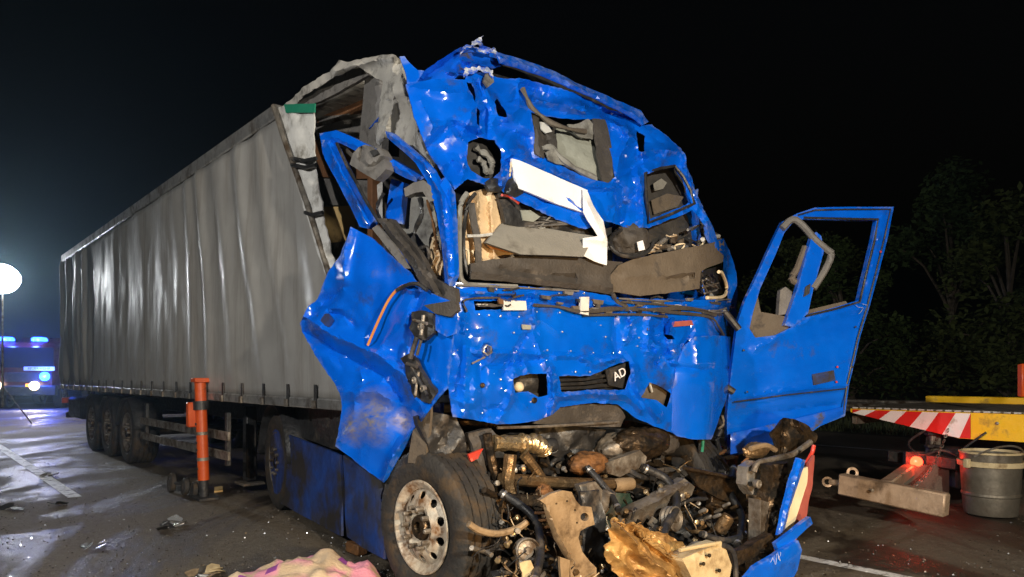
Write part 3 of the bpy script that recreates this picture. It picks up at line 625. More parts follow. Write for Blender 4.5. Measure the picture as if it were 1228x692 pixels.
sheet('hanging_sheet', [(700, 226), (706, 230), (712, 246), (724, 264), (729, 287), (728, 318), (713, 313), (699, 306), (701, 285), (718, 283), (709, 268), (700, 255)], front, M_WHITE, tk, res=4.5, amp=.03, freq=5, seed=3, thick=.006, off=.07, creases=[([(703, 240), (726, 284)], .03, 6), ([(701, 286), (728, 290)], .03, 5)])
sheet('dash_board', [(602, 268), (640, 271), (680, 278), (713, 283), (706, 296), (700, 308), (660, 306), (625, 305), (600, 297), (583, 291)], front, M_DASH, tk, res=7, amp=.010, freq=3, seed=2, thick=.03, off=.015, offs=lambda u, v: .0045*(v-286))
shred([(583, 291), (590, 297), (604, 300), (622, 304)], .009, M_ORCAB, .0, 'orange_trim')
sheet('dash_lower', [(564, 316), (590, 311), (625, 307), (665, 308), (703, 310), (728, 316), (735, 335), (738, 354), (715, 350), (693, 347), (640, 341), (600, 337), (564, 335)], front, M_DASHDK, tk, res=6, amp=.025, freq=4, seed=3, thick=.02, off=.01, jag=1, creases=[([(600, 322), (640, 328), (690, 333)], -.03, 4), ([(566, 326), (735, 345)], .03, 8)])
sheet('dash_right', [(743, 318), (761, 310), (800, 302), (840, 294), (868, 288), (869, 300), (868, 314), (850, 320), (840, 326), (839, 346), (805, 351), (768, 355), (736, 350), (733, 330)], front, M_SUN, tk, res=6, amp=.02, freq=4, seed=4, thick=.02, off=.02, jag=1, creases=[([(750, 332), (800, 330), (838, 326)], .02, 6), ([(800, 335), (830, 331)], -.035, 3)])
sheet('dash_gap_filler', [(727, 312), (748, 314), (742, 350), (734, 352)], front, M_DASHDK, tk, res=6, amp=.03, seed=4, thick=.02, off=.0)
# black crash helmet shaped bundle of airbag and steering wheel
def blob(name, c, rad, m, parent, amp=.2, freq=6, seed=0, n=24, tilt=None):
    vs = []; fs = []; c = Vector(c)
    for i in range(n+1):
        th = math.pi*i/n
        for j in range(2*n):
            ph = math.pi*j/n; d = Vector((math.sin(th)*math.cos(ph), math.sin(th)*math.sin(ph), math.cos(th)))
            k = 1+amp*crumple(d*1.0, freq*.35, seed)+.4*amp*noise.noise(d*freq+Vector((seed, 0, 0)))
            q = d*k; q = RT*(q.x*rad[0])-FW*(q.y*rad[1])+Vector((0, 0, q.z*rad[2]))
            if tilt is not None: q = tilt @ q
            vs.append(c+q)
    for i in range(n):
        for j in range(2*n): a = i*2*n+j; b = i*2*n+(j+1) % (2*n); fs.append((a, b, b+2*n, a+2*n))
    return mesh(name, vs, fs, m, parent, True, 50)
blob('airbag_bundle', front(757, 289, -.10), (.17, .12, .135), M_DASHDK, tk, .3, 5, 3)
MB().tube([front(757+26*math.cos(a), 291+17*math.sin(a), .0+.05*math.sin(a)) for a in [2*math.pi*i/20 for i in range(16)]], .014, 7).build('steering_wheel', M_DARK, tk)
sheet('paper_scrap', [(765, 290), (772, 288), (774, 299), (767, 301)], front, M_WHITE, tk, res=4, amp=.02, seed=5, off=.05, thick=.004)
# smashed equipment on the right of the opening
for k in range(26):
    u, v = random.uniform(776, 850), random.uniform(262, 300); v = max(v, 300-(u-776)*.5)
    if k % 3 == 0: MB().tube([front(u, v, -.05), front(u+random.uniform(8, 22), v-random.uniform(0, 8), -.08)], random.uniform(.008, .02), 7).build('steel_tube', random.choice((M_ALU, M_STEEL, M_PALE)), tk)
    elif k % 3 == 1: sheet('torn_bracket', [(u, v), (u+random.uniform(4, 10), v-random.uniform(1, 4)), (u+random.uniform(5, 9), v+random.uniform(5, 9)), (u-1, v+random.uniform(4, 7))], front, random.choice((M_DARK, M_SUN, M_STEEL, M_CREAM)), tk, res=4, amp=.03, seed=k, off=-.08, thick=.015)
    else: shred([(u+random.uniform(-10, 10), v+random.uniform(-8, 8)) for _ in range(4)], .006, random.choice((M_WIRE, M_CREAM, M_DARK)), -.03, 'loose_wire')
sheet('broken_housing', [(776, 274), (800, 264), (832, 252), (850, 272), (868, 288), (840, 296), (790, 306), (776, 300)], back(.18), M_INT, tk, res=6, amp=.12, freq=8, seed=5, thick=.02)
MB().tube([front(u, v, .0) for u, v in ((862, 326), (866, 328), (871, 342), (870, 353), (862, 357), (848, 357))], .015, 7, sub=3).build('trim_strip', M_CREAM, tk)
sheet('broken_housing', [(838, 326), (866, 318), (874, 350), (848, 356), (838, 350)], back(.10), M_DARK, tk, res=5, amp=.08, freq=9, seed=6, thick=.02)
for k in range(6): shred([(842+random.uniform(0, 22), 330+random.uniform(0, 22)) for _ in range(3)], .007, random.choice((M_ALU, M_STEEL, M_DARK)), -.03, 'loose_wire')
# --- lower front panel of the cab
L_H = [[(615, 455), (624, 450), (640, 448), (656, 448), (657, 474), (645, 476), (633, 469), (618, 471)],
       [(670, 451), (690, 451), (709, 451), (727, 442), (742, 436), (755, 433), (757, 448), (751, 467), (730, 468), (712, 467), (690, 469), (673, 470)],
       [(770, 477), (779, 459), (793, 464), (806, 473), (800, 489), (788, 480)],
       [(568, 361), (604, 361), (604, 371), (570, 372)], [(796, 401), (806, 402), (810, 407), (801, 407)]]
L_CR = [([(540, 352), (640, 352), (740, 366), (876, 366)], .02, 6), ([(566, 358), (640, 358), (742, 372)], -.03, 5), ([(562, 424), (620, 424), (700, 428), (756, 432)], .022, 6), ([(562, 424), (590, 436), (640, 432), (660, 426)], -.03, 7),
        ([(642, 350), (640, 400), (655, 440)], .018, 6), ([(736, 372), (740, 420), (756, 436)], -.03, 8), ([(780, 380), (776, 420), (790, 430)], .04, 8), ([(795, 376), (800, 420), (786, 436)], -.05, 8), ([(805, 436), (830, 440), (876, 446)], .03, 4),
        ([(616, 450), (612, 480), (600, 505)], .03, 7), ([(662, 445), (664, 480), (660, 498)], .05, 6), ([(670, 476), (712, 472), (752, 474), (770, 492)], .045, 7), ([(758, 440), (766, 470), (790, 500)], .05, 8), ([(556, 380), (560, 430), (556, 500)], .03, 7), ([(575, 430), (580, 500)], -.03, 9),
        ([(700, 430), (715, 438), (745, 428)], .03, 6), ([(850, 410), (842, 460), (820, 518)], .03, 14), ([(806, 384), (800, 412), (810, 436)], .03, 6), ([(830, 384), (826, 412)], -.03, 6), ([(540, 400), (552, 430), (545, 470)], -.03, 9)]
sheet('front_panel', [(546, 338), (590, 341), (633, 344), (694, 348), (742, 357), (800, 359), (880, 360), (884, 376), (877, 402), (894, 406), (888, 430), (873, 470), (858, 512), (852, 525), (830, 525), (812, 521), (785, 511), (761, 500), (742, 485), (712, 483), (672, 488), (663, 497), (645, 504), (620, 508), (597, 509), (581, 506), (560, 502), (543, 500), (539, 473), (534, 440), (533, 421), (536, 391), (540, 360)],
      front, M_BLUE, tk, L_H, res=4.0, amp=.026, freq=3.6, seed=21, thick=.010, off=.02, jag=1.0, creases=L_CR+rand_creases(10, (545, 375, 800, 500), 6, (24, 60))+rand_creases(9, (540, 395, 640, 505), 8, (16, 40), (.012, .026), (5, 9))+rand_creases(7, (735, 380, 830, 450), 9, (10, 26), (.012, .03), (4, 7)), amp2=.003, sharp=17,
      dents=[(584, 421, 8, -.07), (572, 470, 14, .03), (620, 440, 9, .03), (790, 400, 14, -.05), (812, 420, 10, .05), (826, 452, 10, -.04), (560, 400, 14, -.03)])
sheet('corner_panel', [(812, 434), (822, 414), (834, 404), (860, 402), (895, 406), (889, 430), (874, 470), (859, 512), (853, 527), (830, 527), (812, 523), (800, 512), (806, 470)], front, M_BLUE, tk, res=4.5, amp=.012, freq=3, seed=22, thick=.012, off=.05, jag=.6,
      offs=lambda u, v: .05-.10*((u-848)/48)**2, creases=[([(810, 440), (845, 443), (886, 440)], -.02, 5), ([(834, 404), (836, 440)], .015, 6), ([(862, 403), (858, 440), (846, 520)], .012, 16)])
ring = MB(); cc = front(584, 420, .03); ring.lathe(cc, FW, [(-.03, .030), (.012, .033), (.016, .026), (-.03, .020)], 16, lambda i, j: .004*math.sin(j*2.1)).build('lamp_socket', M_ALU, tk)
for pts, r in (([(566, 436), (574, 432), (582, 428)], .008), ([(590, 421), (600, 417), (606, 410)], .006), ([(614, 449), (630, 445), (648, 444), (657, 442)], .007), ([(742, 432), (756, 431), (770, 424), (786, 420)], .007), ([(548, 342), (600, 344), (660, 347), (694, 349)], .009), ([(742, 358), (800, 361), (876, 362)], .008), ([(554, 352), (558, 370), (556, 384)], .006), ([(810, 438), (840, 441), (872, 445)], .005), ([(806, 384), (802, 400), (806, 414), (816, 424)], .006), ([(558, 470), (562, 486), (574, 490)], .006), ([(664, 452), (662, 470), (656, 484)], .006)):
    if r >= .0075: shred(pts, r*.8, M_GREY, .045, 'weather_seal', jit=.006)
for u, v in ((616, 399), (643, 374), (671, 375), (674, 398), (684, 421), (711, 423), (656, 420), (619, 422), (595, 347), (670, 352), (740, 380), (756, 390), (766, 405), (764, 415), (690, 446), (707, 446), (737, 476), (792, 498), (735, 423), (726, 404), (574, 377), (586, 378), (600, 379), (622, 380), (836, 412), (808, 438), (815, 418), (600, 455), (578, 495), (636, 482), (548, 420), (545, 396), (550, 380), (640, 415), (720, 390), (560, 395), (655, 432), (856, 440), (862, 428), (880, 412), (822, 366), (850, 368), (785, 366), (634, 345), (700, 352), (712, 366)):
    q = front(u, v, .024); k_ = random.uniform(.45, 1.0); MB().lathe(q, FW, [(0, .0085*k_), (.006, .0085*k_), (.010, .005*k_), (.011, .0005)], 8).build('rivet', M_BRIGHT, tk)
for u, v, r in ((592, 350, .016), (615, 353, .018), (640, 480, .02), (578, 462, .016), (814, 371, .018), (776, 395, .014)):
    q = front(u, v, .020); MB().lathe(q, FW, [(0, r), (.012, r), (.016, r*.7), (.010, r*.5), (.010, .0005)], 12).build('bolt_head', M_MUD, tk)
sheet('paint_free_plate', [(604, 360), (631, 361), (632, 372), (604, 372)], front, M_PALE, tk, res=5, amp=.006, seed=1, off=.05, thick=.02)
sheet('hanging_clip', [(697, 356), (707, 356), (706, 378), (696, 376)], front, M_PALE, tk, res=5, amp=.006, seed=1, off=.06, thick=.02)
sheet('small_plate', [(626, 389), (637, 390), (637, 395), (627, 395)], front, M_HATCH, tk, res=4, amp=.004, seed=1, off=.04, thick=.01)
sheet('wiper_recess', [(804, 386), (830, 384), (832, 390), (806, 392)], front, M_REDDULL, tk, res=4, amp=.01, seed=1, off=.04, thick=.01)
for pts, r in (([(640, 366), (670, 368), (700, 374), (760, 370), (800, 374), (850, 380), (862, 392), (868, 404)], .012), ([(690, 374), (730, 370), (770, 372), (820, 370), (858, 378)], .014), ([(700, 378), (760, 377), (800, 380)], .010), ([(604, 366), (590, 367), (572, 366)], .009), ([(735, 352), (740, 362), (752, 368)], .016), ([(745, 362), (800, 366), (846, 372), (866, 378)], .009), ([(560, 374), (556, 362), (566, 358), (600, 357)], .007)):
    shred(pts, r, M_DASHDK, .045, 'cable_loom', jit=.01)
rc = random.Random(17)
for k in range(44):
    u = rc.uniform(555, 870); v = 345+(u-555)*.05+rc.uniform(0, 20); w, h = rc.uniform(2, 7), rc.uniform(1.5, 4)
    if k % 2: sheet('scuttle_clip', [(u-w, v-h), (u+w, v-h*rc.uniform(.3, 1)), (u+w*.8, v+h), (u-w*.7, v+h*rc.uniform(.4, 1))], front, rc.choice((M_GREY, M_SUN, M_DARK, M_PALE, M_BLUE2, M_RUST, M_DASHDK)), tk, res=4, amp=.01, seed=k, off=.05, thick=.02)
    else: shred([(u-w*1.5, v), (u, v+rc.uniform(-2, 2)), (u+w*1.5, v+rc.uniform(-3, 3))], .007, rc.choice((M_DARK, M_DASHDK, M_GREY, M_BLUEDK)), .05, 'scuttle_wire', jit=.006)
# headlamp remains and grille behind the holes, with its lettering
sheet('lamp_housing', [(608, 444), (664, 440), (664, 482), (612, 480)], back(.13), M_DARK, tk, res=5, amp=.08, freq=8, seed=3, thick=.02)
blob('lamp_bulb', front(622, 464, -.06), (.035, .035, .035), M_CREAM, tk, .12, 5, 3, 10)
sheet('grille_panel', [(664, 440), (770, 425), (768, 478), (666, 480)], back(.12), M_DARK, tk, res=6, amp=.03, freq=6, seed=7, thick=.02)
gb = sheet('grille_badge', [(726, 444), (754, 434), (757, 448), (748, 466), (730, 462)], back(.05), M_DARK, tk, res=6, amp=.006, freq=4, seed=7, thick=.01)
tc = bpy.data.curves.new('lettering', 'FONT'); tc.body = 'AD'; tc.size = .088; tc.extrude = .004; tc.align_x = 'CENTER'; tc.align_y = 'CENTER'; tc.materials.append(M_WHITE)
tmp = bpy.data.objects.new('lettering_tmp', tc); COL.objects.link(tmp); bpy.context.view_layer.update()
lm_ = bpy.data.meshes.new_from_object(tmp.evaluated_get(bpy.context.evaluated_depsgraph_get())); bpy.data.objects.remove(tmp)
to = bpy.data.objects.new('lettering', lm_); COL.objects.link(to); to.parent = gb
mx = Matrix((RT, Vector((0, 0, 1)), FW)).transposed().to_4x4(); to.matrix_world = Matrix.Translation(front(743, 449, -.030)) @ mx @ Matrix.Rotation(R(24), 4, 'Z')
for k in range(3): MB().tube([front(668, 456+k*5, -.08), front(700, 455+k*5, -.07), front(728, 450+k*6, -.08)], .012, 6).build('grille_bar', M_DARK, tk)
sheet('mesh_patch', [(764, 455), (812, 466), (806, 496), (770, 486)], back(.06), M_SUN, tk, res=5, amp=.03, freq=9, seed=3, thick=.01)
MB().tube([front(779, 458, -.02), front(782, 470, -.02)], .008, 6).build('clip', M_PALE, tk)
sheet('bonnet_lining', [(664, 488), (700, 484), (742, 486), (750, 500), (744, 512), (700, 512), (664, 510), (640, 508)], back(.02), M_DASHDK, tk, res=5, amp=.05, freq=7, seed=3, thick=.02)
MB().tube([front(596, 513, .0), front(660, 511, .03), (front(742, 506, .02))], .010, 7, sub=3).build('hinge_rod', M_STEEL, tk)

# --- passenger door ripped open and folded against the wheel arch
S_CR = [([(420, 276), (414, 310), (414, 348)], .05, 12), ([(414, 346), (390, 362), (366, 384)], -.05, 12), ([(363, 378), (400, 402), (450, 425), (485, 452), (505, 492)], .07, 16), ([(368, 398), (410, 425), (460, 452), (480, 480)], -.06, 14),
        ([(412, 470), (450, 470), (490, 490), (505, 500)], .05, 14), ([(505, 350), (498, 372), (490, 420), (500, 470)], -.04, 10), ([(425, 390), (415, 378), (400, 376)], -.03, 6), ([(456, 576), (470, 545), (500, 505), (530, 468)], .05, 7), ([(478, 345), (505, 350)], .03, 7), ([(440, 430), (470, 400), (490, 380)], .03, 12), ([(405, 530), (440, 500), (470, 500)], .03, 12)]
sheet('door_skin', [(422, 272), (446, 285), (473, 311), (492, 326), (500, 338), (520, 352), (541, 362), (541, 400), (537, 440), (534, 466), (512, 492), (500, 510), (484, 535), (470, 560), (457, 579), (434, 561), (402, 535), (408, 505), (410, 487), (407, 471), (381, 429), (363, 398), (360, 388), (369, 367), (381, 359), (393, 326), (410, 306), (418, 285)],
      side, M_BLUED, tk, res=4.5, amp=.05, freq=2.2, seed=31, thick=.010, off=.03, jag=.8, creases=S_CR+rand_creases(12, (400, 320, 530, 520), 12, (20, 60), (.008, .02), (6, 14)), amp2=.002, sharp=28, dents=[(455, 515, 22, .05), (440, 330, 30, .05), (480, 300, 20, .03), (395, 400, 14, -.04), (385, 372, 10, .04)])
sheet('door_handle', [(380, 378), (392, 376), (398, 384), (394, 392), (384, 388)], side, M_BLUEDK, tk, res=4, amp=.01, seed=3, off=.055, thick=.02)
MB().tube([side(u, v, .08) for u, v in ((502, 340), (492, 340), (478, 346), (466, 360), (455, 382), (447, 400), (441, 414))], .009, 7, sub=4).build('orange_cable', M_ORCAB, tk)
MB().tube([side(u, v, .082) for u, v in ((512, 348), (502, 341), (490, 341), (476, 348))], .013, 7, sub=3).build('cable_sleeve', M_DARK, tk)
# window frame of that door
def sd2(d):
    def f(u, v, off=0): return side(u, v, off-d)
    f.n = side.n; return f
sheet('door_frame', [(383, 160), (403, 156), (420, 163), (438, 172), (461, 185), (487, 200), (509, 213), (500, 219), (485, 213), (463, 201), (440, 186), (424, 180), (409, 172), (402, 170), (398, 175), (392, 190), (387, 185)], sd2(.05), M_BLUE, tk, res=4.5, amp=.012, freq=5, seed=1, thick=.05, creases=[([(398, 164), (440, 180), (500, 214)], .03, 6)])
sheet('door_frame', [(385, 168), (396, 168), (402, 176), (412, 196), (424, 220), (436, 244), (450, 264), (440, 274), (431, 272), (420, 248), (401, 212), (389, 190)], sd2(.03), M_BLUE, tk, res=4.5, amp=.012, freq=5, seed=2, thick=.05, creases=[([(392, 172), (408, 205), (440, 268)], .03, 5)])
sheet('door_frame', [(469, 214), (484, 219), (479, 268), (461, 266)], sd2(.14), M_BLUE, tk, res=5, amp=.01, freq=5, seed=3, thick=.05)
sheet('pillar_outer', [(462, 157), (470, 159), (501, 186), (518, 203), (534, 236), (543, 262), (545, 330), (538, 343), (531, 300), (523, 256), (512, 217), (498, 195), (480, 179), (464, 165)], sd2(-.02), M_BLUE, tk, res=4, amp=.015, freq=6, seed=4, thick=.04, creases=[([(466, 160), (510, 198), (530, 236), (538, 330)], .03, 4)])
MB().tube([side(u, v, .01) for u, v in ((404, 172), (414, 194), (428, 220), (442, 246), (456, 268))], .012, 6, sub=2).build('window_seal', M_DARK, tk)
sheet('mirror_bracket', [(419, 197), (423, 184), (430, 176), (437, 173), (446, 182), (455, 177), (461, 187), (463, 203), (457, 210), (450, 216), (436, 208)], sd2(-.03), M_GREY, tk, res=4, amp=.012, freq=6, seed=4, thick=.07, dents=[(441, 200, 10, .04)], creases=[([(434, 178), (432, 192), (440, 200), (450, 199), (461, 190)], -.035, 4)])
sheet('bracket_socket', [(443, 181), (450, 179), (454, 184), (447, 188)], sd2(-.045), M_DARK, tk, res=4, amp=0, thick=.03)
sheet('pillar_bracket', [(484, 226), (496, 219), (508, 216), (520, 226), (522, 240), (514, 242), (507, 230), (497, 231), (486, 236)], sd2(-.02), M_GREY, tk, res=4, amp=.02, freq=7, seed=5, thick=.05)
sheet('door_sill', [(452, 262), (468, 262), (486, 284), (502, 302), (520, 334), (545, 346), (546, 362), (528, 362), (514, 354), (497, 326), (474, 292)], sd2(-.02), M_DASHDK, tk, res=4.5, amp=.03, freq=8, seed=5, thick=.04, creases=[([(458, 264), (494, 308), (520, 350)], .03, 5), ([(466, 264), (505, 312), (530, 352)], -.03, 4)])
sheet('door_seal', [(446, 274), (452, 270), (474, 296), (490, 322), (484, 322), (466, 300)], sd2(-.04), M_GREY, tk, res=4.5, amp=.01, freq=6, seed=6, thick=.02)
sheet('sleeper_wall', [(480, 236), (516, 236), (530, 290), (530, 345), (505, 330), (482, 285), (474, 268)], sd2(.22), M_LINER, tk, res=7, amp=.03, freq=4, seed=4, thick=.01)
sheet('sleeper_curtain', [(515, 284), (524, 283), (530, 322), (526, 348), (510, 340), (515, 312)], sd2(.10), M_BEIGE, tk, res=3.5, amp=.05, freq=8, seed=4, thick=.008, creases=[([(520, 285), (516, 340)], .04, 4), ([(525, 290), (523, 345)], .03, 3)])
for pts, r, m in (([(504, 238), (506, 256), (498, 276), (496, 292), (508, 304)], .016, M_DARK), ([(470, 266), (486, 284), (500, 300)], .010, M_SUN), ([(460, 232), (452, 250), (462, 276)], .012, M_DARK), ([(500, 300), (512, 296), (514, 310), (506, 318)], .012, M_DARK), ([(512, 240), (520, 270), (524, 300)], .010, M_RUST), ([(490, 322), (505, 338), (520, 350), (545, 352)], .016, M_GREY)):
    shred(pts, r, m, -.05, 'inner_trim', srf=side)
# black latch remains and hanging flap
sheet('latch_plate', [(492, 374), (505, 372), (518, 376), (519, 399), (509, 408), (497, 406), (490, 393)], side, M_DARK, tk, res=4, amp=.04, freq=11, seed=4, off=.07, thick=.03)
sheet('latch_plate', [(480, 430), (490, 424), (498, 430), (506, 446), (521, 470), (516, 484), (506, 482), (497, 478), (489, 455)], side, M_DARK, tk, res=4, amp=.04, freq=11, seed=5, off=.08, thick=.03)
for u0, v0_, u1, v1, r, m in ((500, 404, 492, 430, .016, M_DARK), (508, 378, 505, 402, .012, M_STEEL), (496, 384, 512, 388, .010, M_STEEL), (494, 440, 512, 474, .014, M_DARK), (502, 446, 498, 474, .010, M_STEEL), (505, 408, 500, 426, .010, M_DASHDK), (488, 436, 500, 440, .012, M_DASHDK)):
    MB().tube([side(u0, v0_, .10), side(u1, v1, .11)], r, 8).build('broken_link', m, tk)
for u, v in ((506, 392), (499, 456), (509, 466)): MB().lathe(side(u, v, .10), side.n, [(0, .022), (.02, .022), (.024, .012), (.016, .008), (.016, .001)], 12).build('latch_bolt', M_STEEL, tk)
sheet('hanging_flap', [(500, 490), (516, 487), (514, 520), (509, 553), (499, 556), (489, 555), (494, 525)], side, M_SUN, tk, res=5, amp=.02, freq=6, seed=6, off=.05, thick=.02)
sheet('hinge_bracket', [(508, 366), (546, 360), (548, 372), (540, 380), (522, 376)], side, M_DASHDK, tk, res=5, amp=.02, seed=7, off=.06, thick=.03)
sheet('scuttle_corner', [(520, 376), (540, 368), (546, 376), (546, 400), (536, 404), (522, 396)], side, M_BLUE, tk, res=4, amp=.03, freq=7, seed=7, off=.05, thick=.01)

# --- open driver's door on the right
DH = [(903, 376), (912, 346), (930, 306), (941, 279), (950, 268), (963, 263), (1000, 264), (1051, 264), (1047, 286), (1036, 332), (1030, 360), (1000, 369), (968, 377), (950, 392), (930, 402), (906, 405), (899, 394)]
sheet('open_door', [(885, 386), (894, 360), (908, 331), (925, 293), (938, 266), (956, 256), (977, 249), (1020, 248), (1072, 248), (1065, 284), (1044, 366), (1032, 404), (1019, 460), (1014, 499), (984, 511), (964, 525), (920, 538), (872, 548), (872, 500), (878, 440)], door_s, M_BLUE, tk, [DH], res=5, amp=.022, freq=1.3, seed=5, thick=.045, offs=lambda u, v: -.0012*max(0, v-(482-(u-878)*.115)), creases=[([(878, 478), (940, 470), (1018, 462)], .03, 5), ([(905, 420), (970, 384), (1040, 368)], .02, 5), ([(1060, 252), (1040, 350)], .015, 6), ([(880, 500), (1014, 484)], -.02, 7)], dents=[(1030, 372, 10, .015), (910, 470, 30, -.03)])
MB().tube([door_s(u, v, .012) for u, v in ((957, 258), (978, 252), (1020, 251), (1068, 251), (1061, 284), (1041, 364), (1029, 404), (1016, 460), (1011, 496), (984, 507), (964, 520))], .007, 6).build('edge_seal', M_DARK, tk)
MB().tube([door_s(u, v, .030) for u, v in ((880, 482), (940, 474), (1014, 466))], .006, 6).build('panel_joint', M_DARK, tk)
sheet('lower_trim', [(876, 520), (930, 508), (1012, 488), (1012, 497), (984, 509), (964, 522), (920, 535), (876, 545)], door_s, M_BLUE2, tk, res=6, amp=.02, freq=3, seed=12, off=.02, thick=.01, creases=[([(880, 530), (1010, 493)], .02, 5)])
for u, v in ((892, 420), (896, 470), (1026, 392), (1022, 440)): MB().lathe(door_s(u, v, .016), door_s.n, [(0, .009), (.004, .009), (.006, .004), (.006, .001)], 8).build('screw_head', M_DARK, tk)
sheet('door_post', [(974, 282), (979, 278), (985, 283), (988, 302), (976, 345), (969, 376), (950, 392), (941, 390), (955, 350), (967, 305)], door_s, M_BLUE, tk, res=5, amp=.01, seed=3, off=.03, thick=.05)
sheet('post_slot', [(966, 344), (972, 340), (971, 352), (964, 356)], door_s, M_DARK, tk, res=4, amp=0, off=.04, thick=.01)
MB().tube([door_s(u, v, .02) for u, v in ((938, 274), (950, 263), (962, 270), (978, 288), (992, 300), (997, 306), (988, 326), (975, 346))], .030, 8, sub=3).build('grab_handle', M_GREY, tk)
MB().tube([door_s(u, v, -.03) for u, v in ((966, 296), (956, 322), (949, 334), (958, 340))], .03, 8, sub=3).build('inner_handle', M_SUN, tk)
sheet('inner_sill', [(886, 386), (898, 366), (908, 350), (912, 374), (945, 380), (952, 392), (932, 404), (904, 408)], door_s, M_SUN, tk, res=5, amp=.03, freq=5, seed=6, off=-.02, thick=.05)
sheet('inner_switch_box', [(936, 348), (942, 344), (950, 350), (946, 376), (934, 378)], door_s, M_GREY, tk, res=5, amp=.01, seed=6, off=-.02, thick=.05)
MB().tube([door_s(u, v, .01) for u, v in ((966, 379), (1000, 371), (1031, 362), (1038, 332), (1049, 288), (1053, 263), (1000, 262), (964, 261))], .010, 6).build('window_seal', M_DARK, tk)
sheet('window_channel', [(968, 372), (1014, 361), (1018, 366), (970, 378)], door_s, M_SUN, tk, res=6, amp=.005, seed=2, off=-.03, thick=.02)
sheet('door_handle', [(974, 449), (1000, 444), (1002, 456), (976, 462)], door_s, M_BLUEDK, tk, res=5, amp=.002, off=.012, thick=.02, creases=[([(976, 453), (1000, 449)], .02, 3)])
for u, v in ((1004, 440), (1003, 458), (1056, 302)): MB().lathe(door_s(u, v, .02), door_s.n, [(0, .010), (.006, .009), (.007, .001)], 8).build('reflector', M_RED, tk)
for pts in ([(1026, 366), (1036, 370), (1030, 376)], [(1030, 364), (1040, 366)]): shred(pts, .006, M_TORN, .03, 'scraped_edge', srf=door_s, jit=.004)
MB().tube([TL(2.5, .35, 1.4), TL(2.56, .3, 1.42), door_s(880, 470, .0)], .03, 8).build('door_hinge', M_DARK, tk)
MB().tube([TL(2.5, .35, 2.1), TL(2.56, .3, 2.12), door_s(886, 395, .0)], .03, 8).build('door_hinge', M_DARK, tk)
# --- exposed engine bay
def eng(t):
    """surface parallel to the cab front, t metres behind it"""
    def f(u, v, off=0):
        r = ray(u, v); t0 = -(CAM-OT).dot(FW); tk_ = -r.dot(FW); return CAM+r*((t-off-t0)/tk_)
    f.n = FW; return f
def esheet(name, poly, t, m, **k):
    d = dict(res=5, amp=.03, freq=7, seed=len(poly), thick=.02); d.update(k); return sheet(name, poly, eng(t), m, tk, **d)
def ehose(name, pts, t, r, m, **k): return MB().tube([eng(t+(p[2] if len(p) > 2 else 0))(p[0], p[1]) for p in pts], r, 8, sub=4, **k).build(name, m, tk)
esheet('engine_block', [(552, 505), (640, 508), (760, 505), (860, 530), (905, 560), (915, 640), (900, 705), (700, 712), (600, 712), (580, 620)], .62, M_MUD, res=5, amp=.22, freq=4.5, thick=.25, seed=3, offs=lambda u, v: .0052*max(0, v-545))
esheet('sump_casting', [(600, 560), (700, 575), (800, 590), (890, 590), (900, 690), (780, 705), (640, 705), (610, 650)], .48, M_DARK, res=5, amp=.20, freq=5.5, thick=.05, seed=5, offs=lambda u, v: .0052*max(0, v-545), holes=[[(640, 600), (690, 600), (700, 650), (640, 660)], [(760, 610), (820, 612), (815, 660), (770, 650)]])
esheet('soot_cover', [(640, 512), (700, 512), (728, 516), (722, 540), (700, 548), (668, 548), (645, 540)], .22, M_DARK, amp=.14, freq=7, seed=6, res=4)
# flexible exhaust
ehose('flexible_exhaust', [(592, 531), (610, 531), (626, 532)], .02, .050, M_FLEX, rfun=lambda q: 1+.10*math.sin(q*70))
fx = MB(); fx.tube(catmull([eng(.02)(626, 532), eng(.03)(638, 531), eng(.05)(650, 536), eng(.06)(655, 542)], 12), .055, 14, rfun=lambda q: 1+.16*math.sin(q*43)+.12*math.sin(q*17+1)); fx.build('crushed_exhaust', M_FLEX, tk)
MB().lathe(eng(.04)(658, 534), RT, [(-.03, .04), (.03, .05), (.05, .045), (.05, .02)], 14).build('exhaust_flange', M_DARK, tk)
blob('catalyst_shell', eng(.08)(705, 556), (.165, .11, .085), M_RUST, tk, .22, 4, 6, 36)
blob('heat_shield', eng(.12)(768, 532), (.26, .13, .13), M_MUD, tk, .28, 4.5, 9, 36)
blob('heat_shield', eng(.20)(742, 540), (.20, .13, .14), M_STEEL, tk, .28, 4.5, 12, 30)
blob('intake_pipe', eng(.18)(795, 528), (.15, .10, .10), M_DASHDK, tk, .25, 4, 15, 30)
esheet('ribbed_casting', [(726, 556), (768, 540), (776, 548), (774, 558), (744, 572), (730, 568)], -.02, M_STEEL, amp=.03, freq=14, res=3.5, thick=.06)
ehose('steering_link', [(600, 574), (640, 577), (700, 580), (756, 580)], -.06, .038, M_MUD2, cap=True)
MB().lathe(eng(-.07)(756, 580), RT, [(-.16, .042), (-.10, .048), (0, .045), (.015, .04), (.015, .001)], 14, lambda i, j: .003*((j*i) % 2)).build('link_end', M_TAN, tk)
esheet('frame_plate', [(748, 570), (822, 556), (826, 568), (800, 588), (760, 602), (742, 590)], .12, M_DASHDK, amp=.03, freq=5, creases=[([(748, 576), (822, 562)], .04, 4), ([(750, 588), (812, 572)], -.05, 5)])
esheet('frame_beam', [(752, 614), (822, 574), (834, 584), (830, 594), (770, 630), (756, 628)], -.22, M_STEEL, amp=.04, freq=6, thick=.07, creases=[([(756, 618), (826, 580)], .04, 5)])
esheet('green_cover', [(716, 590), (756, 592), (766, 622), (740, 640), (715, 630)], -.10, pm('dark_green_casting', (.012, .030, .022), (.03, .06, .045), 9, (.4, .6), 0, .4, 20, 0, (.05, .035, .02), 6, .56, .08), amp=.06)
esheet('leaf_scrap', [(752, 607), (762, 602), (769, 604), (760, 609), (754, 612)], .05, M_CREAM, amp=.02, res=3, thick=.006)
